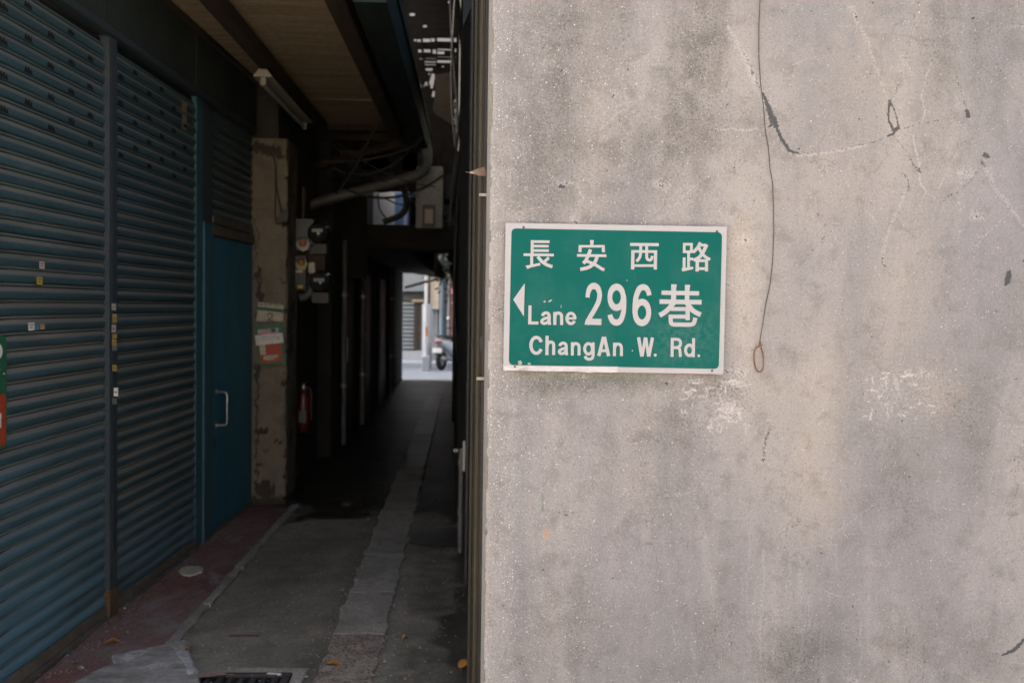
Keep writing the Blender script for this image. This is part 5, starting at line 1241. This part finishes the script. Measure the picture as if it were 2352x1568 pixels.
# ---------------------------------------------------------------- ground
GSH = M('street_asphalt', (.13, .13, .13), (.11, .11, .11), scale=1.5, rough=.75, bump=.3, fine=90)
PAVE = M('street_concrete', (.36, .34, .31), (.30, .285, .26), scale=1.2, rough=.85, bump=.2)
tag(MB().box(-14, 14, -9.9, 1.55, -.01, .012).build('bounce_pavement', PAVE), kind='structure')  # pale unseen strip added to bounce sun up under the alley ceiling
ob = empty('bounce_building', (0, -10, 0), 'plain cream rendered building across the street facing the sign', 'building')  # added out of view to reflect sunlight into the alley
MB().box(-14, 14, -14, -10, 0, 6.5).build('wall', M('cream_render', (.58, .53, .46), (.52, .47, .41), scale=1, rough=.9, bump=.1), ob)
gr = MB().box(-60, 60, -40, 90, -.2, -.002).build('ground', GSH); tag(gr, kind='structure')
def alley_floor():
    xs = np.linspace(-1.95, .12, 130); ys = np.concatenate([np.linspace(1.6, 3.9, 16), np.linspace(3.95, 9, 330), np.linspace(9.1, 21.2, 120)])
    X, Y = np.meshgrid(xs, ys); rr = np.random.default_rng(4)
    def fb(sx, sy, seed):
        T = np.random.default_rng(seed).random((64, 64)); gx, gy = (X + 9) / sx, (Y + 9) / sy
        ix, iy = gx.astype(int), gy.astype(int); fx, fy = gx - ix, gy - iy
        fx = fx * fx * (3 - 2 * fx); fy = fy * fy * (3 - 2 * fy); q = lambda a, b_: T[b_ % 64, a % 64]
        return (q(ix, iy) * (1 - fx) + q(ix + 1, iy) * fx) * (1 - fy) + (q(ix, iy + 1) * (1 - fx) + q(ix + 1, iy + 1) * fx) * fy
    Z = .004 + (fb(.5, .9, 1) - .5) * .008 + (fb(.09, .12, 2) - .5) * .004 + (fb(.03, .03, 3) - .5) * .0015
    nx, ny = len(xs), len(ys); idx = np.arange(nx * ny).reshape(ny, nx)
    q = np.stack([idx[:-1, :-1], idx[:-1, 1:], idx[1:, 1:], idx[1:, :-1]], -1).reshape(-1, 4)
    mb = MB(); mb.v = [tuple(v) for v in np.stack([X, Y, Z], -1).reshape(-1, 3)]; mb.f = [tuple(f) for f in q]; mb.sm = [True] * len(q)
    am = ASPH.copy(); am.name = 'shaded_damp_asphalt'; nt = am.node_tree; b = nt.nodes['Principled BSDF']
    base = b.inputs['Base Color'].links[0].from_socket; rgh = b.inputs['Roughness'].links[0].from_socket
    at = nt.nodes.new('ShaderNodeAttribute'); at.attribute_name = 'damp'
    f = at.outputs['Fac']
    nt.links.new(mixc(nt, f, base, mixc(nt, 1.0, base, (.11, .105, .095), 'MULTIPLY')), b.inputs['Base Color'])  # deep floor colour darkened to stand for alley shade, besides damp and dirt
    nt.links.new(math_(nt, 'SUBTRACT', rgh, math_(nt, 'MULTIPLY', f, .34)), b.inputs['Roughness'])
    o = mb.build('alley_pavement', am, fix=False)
    shade_dirt = np.clip((Y - 7.35 + (fb(.35, .5, 7) - .5) * 1.3 + (fb(.09, .12, 8) - .5) * .35 - np.clip(X + .45, 0, 1) * -1.4) / .22, 0, 1)  # mask of the shade painted into the deep end
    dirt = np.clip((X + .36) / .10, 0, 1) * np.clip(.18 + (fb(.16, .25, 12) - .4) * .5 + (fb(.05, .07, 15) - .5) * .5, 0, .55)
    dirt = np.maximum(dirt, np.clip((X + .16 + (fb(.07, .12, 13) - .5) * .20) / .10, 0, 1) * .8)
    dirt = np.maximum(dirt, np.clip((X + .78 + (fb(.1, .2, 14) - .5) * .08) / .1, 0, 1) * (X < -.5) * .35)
    shade_dirt = np.maximum(shade_dirt, dirt)
    at = o.data.attributes.new('damp', 'FLOAT', 'POINT'); at.data.foreach_set('value', shade_dirt.reshape(-1).astype(np.float32))
    return tag(o, kind='structure')
alley_floor()
def ragged(pts, amp, step=.03, seed=1):
    rr = random.Random(seed); out = []
    n = len(pts); step = step * .6
    fr = [(rr.uniform(5, 11), rr.uniform(0, 6), .55), (rr.uniform(16, 30), rr.uniform(0, 6), .35), (rr.uniform(40, 70), rr.uniform(0, 6), .22)]
    run = 0.0
    for i in range(n):
        a, b_ = Vector(pts[i]), Vector(pts[(i + 1) % n]); d = (b_ - a); L_ = d.length
        if L_ < 1e-6: continue
        k = max(1, int(L_ / step)); nn = Vector((-d.y, d.x)).normalized()
        for j in range(k):
            q = run + L_ * j / k
            w = sum(c * math.sin(f * q + ph) for f, ph, c in fr) * amp + rr.uniform(-.25, .25) * amp
            out.append(a + d * j / k + nn * w * (min(1, 4 * j / k) if k > 3 else 1))
        run += L_
    return out
def slab(name, pts, z0, z1, mat, parent=None, loc=None):
    """a thin slab with a bevelled, broken edge"""
    mb = MB(); c = sum((Vector(p) for p in pts), Vector((0, 0))) / len(pts)
    inn = []
    for i, p in enumerate(pts):
        a, b_ = pts[i - 1], pts[(i + 1) % len(pts)]; t = (Vector(b_) - Vector(a)).normalized()
        inn.append(Vector(p) + Vector((-t.y, t.x)) * .008)
    n = len(pts)
    vs = [(p[0], p[1], z0) for p in pts] + [(p[0], p[1], z1 - .003) for p in pts] + [(p[0], p[1], z1) for p in inn]
    mb.add(vs, [(i, (i + 1) % n, n + (i + 1) % n, n + i) for i in range(n)] + [(n + i, n + (i + 1) % n, 2 * n + (i + 1) % n, 2 * n + i) for i in range(n)])
    mb.add(vs[2 * n:], [tuple(range(n))])
    o = mb.build(name, mat, parent, loc, fix=False)
    return o
XR = -1.38
apron = slab('shopfront_apron', ragged([(XS + .03, 3.3), (XR - .01, 3.3), (XR, 7.72), (XS + .03, 7.72)], .012, .035, 2), -.01, .022, REDF); tag(apron, kind='structure')
kerb = empty('apron_edge', (XR, 5, 0), 'crumbling cement edging between red apron and asphalt', 'edging')
y = 4.0; k = 0
while y < 7.6:
    l = random.uniform(.45, .8)
    slab('edging_piece', ragged([(XR - .022, y), (XR + .030, y), (XR + .026, y + l - .008), (XR - .022, y + l - .008)], .009, .03, k), .0, .0235, CONCF, kerb); y += l; k += 1
SHADEDF = M('shaded_damp_floor', (.050, .047, .040), (.034, .032, .027), (.07, .066, .056), scale=1.6, rough=.42, bump=.5, fine=70, grain=.7, bdist=.006, stretch=(1.2, .6, 1))  # slab colour darkened to paint deep alley shade; low roughness for the damp
# narrow covered gutter: cement slabs set end to end
cover = empty('gutter_cover', (-.53, 6, 0), 'pale cement slabs covering the narrow gutter down the alley', 'gutter cover')
y = 3.2; k = 0
while y < 17:
    l = (.62, .95, .7, .84, 1.1)[k % 5]
    xo = -.0085 * (y - 4)
    pts = ragged([(-.645 + xo, y), (-.395 + xo, y), (-.395 + xo - .006, y + l - .003), (-.645 + xo - .006, y + l - .003)], .014 if y < 9 else .004, .04, 20 + k)
    slab('slab', pts, -.01, .015 + random.uniform(0, .002), SHADEDF if y > 9.5 else CONCF if k != 1 else M('gravelly_slab', (.25, .195, .145), (.17, .135, .10), (.30, .26, .21), scale=9, rough=.85, bump=.9, fine=80, grain=.9, speck=(.45, .40, .34)), cover); y += l; k += 1
tag(slab('cement_patch', ragged([tuple(atZ(*q, .024).xy) for q in ((170, 1568), (215, 1540), (262, 1522), (258, 1502), (300, 1492), (345, 1484), (392, 1476), (424, 1466), (436, 1474), (428, 1490), (446, 1520), (462, 1545), (455, 1600), (430, 1640), (150, 1640))][::-1], .010, .03, 6), .0, .0250, CEM), 'pale splash of cement on the red apron beside the iron grate', 'cement patch')
WCEM = M('lime_splash', (.46, .44, .40), (.36, .34, .30), (.24, .225, .19), scale=9, rough=.9, bump=.25, grain=.4, blotch=True, spec=.2)
cpatch = [o for o in bpy.data.objects if o.name.startswith('cement_patch')][0]
for k, pts in enumerate((((268, 1508), (292, 1496), (318, 1490), (345, 1492), (330, 1502), (308, 1512), (290, 1522)), ((392, 1484), (424, 1474), (430, 1490), (442, 1516), (448, 1545), (430, 1550), (420, 1525), (405, 1505)), ((330, 1528), (362, 1518), (388, 1522), (370, 1532), (345, 1538)))):
    slab('lime_splash', ragged([tuple(atZ(*q, .0255).xy) for q in pts][::-1], .007, .015, 40 + k), .02, .0262, WCEM, cpatch)
tag(slab('plaster_scrap', ragged([tuple(atZ(*q, .022).xy) for q in ((411, 1313), (420, 1305), (438, 1302), (456, 1303), (467, 1306), (464, 1315), (452, 1320), (436, 1324), (420, 1322))][::-1], .006, .012, 7), .0225, .034, CREAM), 'pale plaster scrap lying on the red apron by the narrow shutter', 'plaster scrap')
# iron grate
a, b_, c_, d_ = [atZ(*q, .012) for q in ((452, 1551), (672, 1545), (690, 1640), (420, 1650))]
x0, x1, yf = a.x, b_.x, max(a.y, b_.y)
grate = empty('drain_grate', ((x0 + x1) / 2, yf - .2, 0), 'rusty iron drain grate in the asphalt at the alley mouth', 'drain grate')
MB().box(x0, x1, yf - .36, yf, .001, .0045).build('pit', HOLE, grate)
for bx in ((x0, x1, yf - .03, yf), (x0, x1, yf - .36, yf - .33), (x0, x0 + .035, yf - .33, yf - .03), (x1 - .035, x1, yf - .33, yf - .03)):
    MB().box(bx[0], bx[1], bx[2], bx[3], 0, .017, .003).build('rim', IRON, grate)
nb_ = 7
for i in range(nb_):
    xx = x0 + .06 + i * (x1 - x0 - .12) / (nb_ - 1)
    MB().box(xx - .013, xx + .013, yf - .33, yf - .045, .004, .0165, .005).build('bar', IRON, grate)
GR2 = tag(slab('grate_surround', ragged([(x0 - .06, yf + .002), (x0 - .05, yf + .075), (x1 + .06, yf + .065), (x1 + .06, yf - .40), (x1 + .002, yf - .40), (x1 + .002, yf + .002)][::-1], .006, .03, 9), 0, .0125, CONCF), 'cracked cement collar around the iron drain grate', 'collar')
# leaves and litter
def leaf(name, px, py, z, L, mat, label, rot, cat='leaf', curl=.012):
    p = atZ(px, py, z); mb = MB(); vs = []; n = 9
    c, s_ = math.cos(rot), math.sin(rot)
    for i in range(n):
        t = i / (n - 1); w = L * .26 * math.sin(math.pi * t ** .8) ** .9 + .0006; x = (t - .5) * L; zz = curl * (math.sin(t * 3.1) * .9 + .2)
        for q, dz in ((-w, curl * .55), (0, 0), (w, curl * .7)):
            vs.append((p.x + x * c - q * s_, p.y + x * s_ + q * c, z + .002 + zz + dz * (q != 0) * math.sin(t * 3)))
    mb.add(vs, [(i * 3 + k, i * 3 + k + 1, i * 3 + k + 4, i * 3 + k + 3) for i in range(n - 1) for k in (0, 1)], True)
    mb.tube([(p.x + L * .5 * c, p.y + L * .5 * s_, z + .004), (p.x + L * .68 * c, p.y + L * .68 * s_, z + .003)], .0012, 5)
    o = mb.build(name, mat, loc=p, fix=False); return tag(o, label, cat)
leaf('fallen_leaf', 766, 1530, .006, .085, LEAFO, 'orange fallen leaf at the left edge of the pale gutter slabs', -.25)
leaf('fallen_leaf', 1071, 1528, .006, .105, LEAFO, 'orange fallen leaf near the foot of the wall corner', .95)
leaf('fallen_leaf', 259, 1478, .023, .075, LEAFO, 'curled orange fallen leaf on the red apron beside the shutter sill', .3)
leaf('fallen_leaf', 485, 1552, .018, .14, LEAFB, 'pale brown dead leaf lying on the iron drain grate', .15, curl=.006)
leaf('fallen_leaf', 428, 1491, .026, .06, LEAFB, 'small brown fallen leaf on the edge of the pale cement patch', 1.2)
leaf('fallen_leaf', 930, 1468, .006, .03, LEAFO, 'tiny orange leaf scrap on the gutter slabs', .6)
p = atZ(630, 1548, .012)
tag(MB().bar((p.x - .03, p.y, .016), (p.x + .03, p.y - .008, .016), .012, .006).build('white_stick', WHITE, loc=p), 'small white stick lying beside the iron drain grate', 'litter')
p = atZ(560, 1539 - 80, .008)
tag(MB().bar((p.x - .07, p.y, .008), (p.x + .07, p.y + .004, .008), .008, .005).build('rusty_rod', M('rust_rod', (.10, .04, .03), (.08, .035, .025), bump=.1), loc=p), 'short rusty rod lying flat on the asphalt', 'rod')
for px, py, c, lab in ((186, 1537, (.5, .5, .6), 'crumpled foil scrap by the shutter sill'),):
    p = atZ(px, py, .022); bm = bmesh.new(); bmesh.ops.create_icosphere(bm, subdivisions=1, radius=.016)
    for v in bm.verts: v.co = Vector((v.co.x * 1.3, v.co.y * .8, v.co.z * .6)) * random.uniform(.6, 1.2)
    tag(MB().bm(bm, Matrix.Translation(p + Vector((0, 0, .008)))).build('foil_scrap', STEEL, loc=p), lab, 'litter')
# grit: countless tiny stones and crumbs
mb = MB(); rr = random.Random(12)
for _ in range(1800):
    t = rr.random()
    if t < .45: x, y = rr.uniform(-1.36, -.02), 3.9 + rr.random() ** 1.6 * 5
    elif t < .75: x, y = rr.gauss(-.40, .05) if rr.random() < .5 else rr.gauss(-.66, .04), rr.uniform(3.9, 7)
    else: x, y = rr.gauss(-1.74, .05), rr.uniform(3.8, 7.5)
    r = rr.uniform(.0015, .0048) * (1 if rr.random() < .93 else 2.0); z = (.022 if x < -1.40 else .008) + r * .4
    vs = [(x + r * rr.uniform(.7, 1.3) * a, y + r * rr.uniform(.7, 1.3) * b_, z + r * .8 * c) for a, b_, c in ((1, 0, 0), (-1, 0, 0), (0, 1, 0), (0, -1, 0), (0, 0, 1), (0, 0, -1))]
    mb.add(vs, [(0, 2, 4), (2, 1, 4), (1, 3, 4), (3, 0, 4)])
tag(mb.build('gravel', M('pale_grit', (.34, .33, .30), (.24, .23, .21), scale=300, bump=0), fix=False), 'scattered pale grit and crumbs over the alley floor', 'gravel', kind='stuff')
WET = M('damp_stain', (.022, .021, .019), (.03, .028, .025), scale=9, rough=.35, bump=.2)
tag(slab('damp_patch', ragged([tuple(atZ(*q, .012).xy) for q in ((955, 1215), (1060, 1208), (1062, 1252), (1000, 1256), (940, 1245))][::-1], .03, .05, 8), .004, .0115, WET), 'dark damp stain on the alley floor at the foot of the conduit', 'damp patch')
# street beyond: pavement strip and kerb
tag(MB().box(-20, 20, 21.3, 25.6, -.01, .006).build('far_street', M('far_street_concrete', (.25, .295, .35), (.21, .25, .30), scale=1.5, rough=.8, bump=.1)), kind='structure')
tag(MB().box(-20, 20, 25.6, 25.78, 0, .12, .01).build('far_kerb', LG), kind='structure')
tag(MB().box(-20, 20, 25.785, 27.4, 0, .115).build('far_pavement', LG), kind='structure')
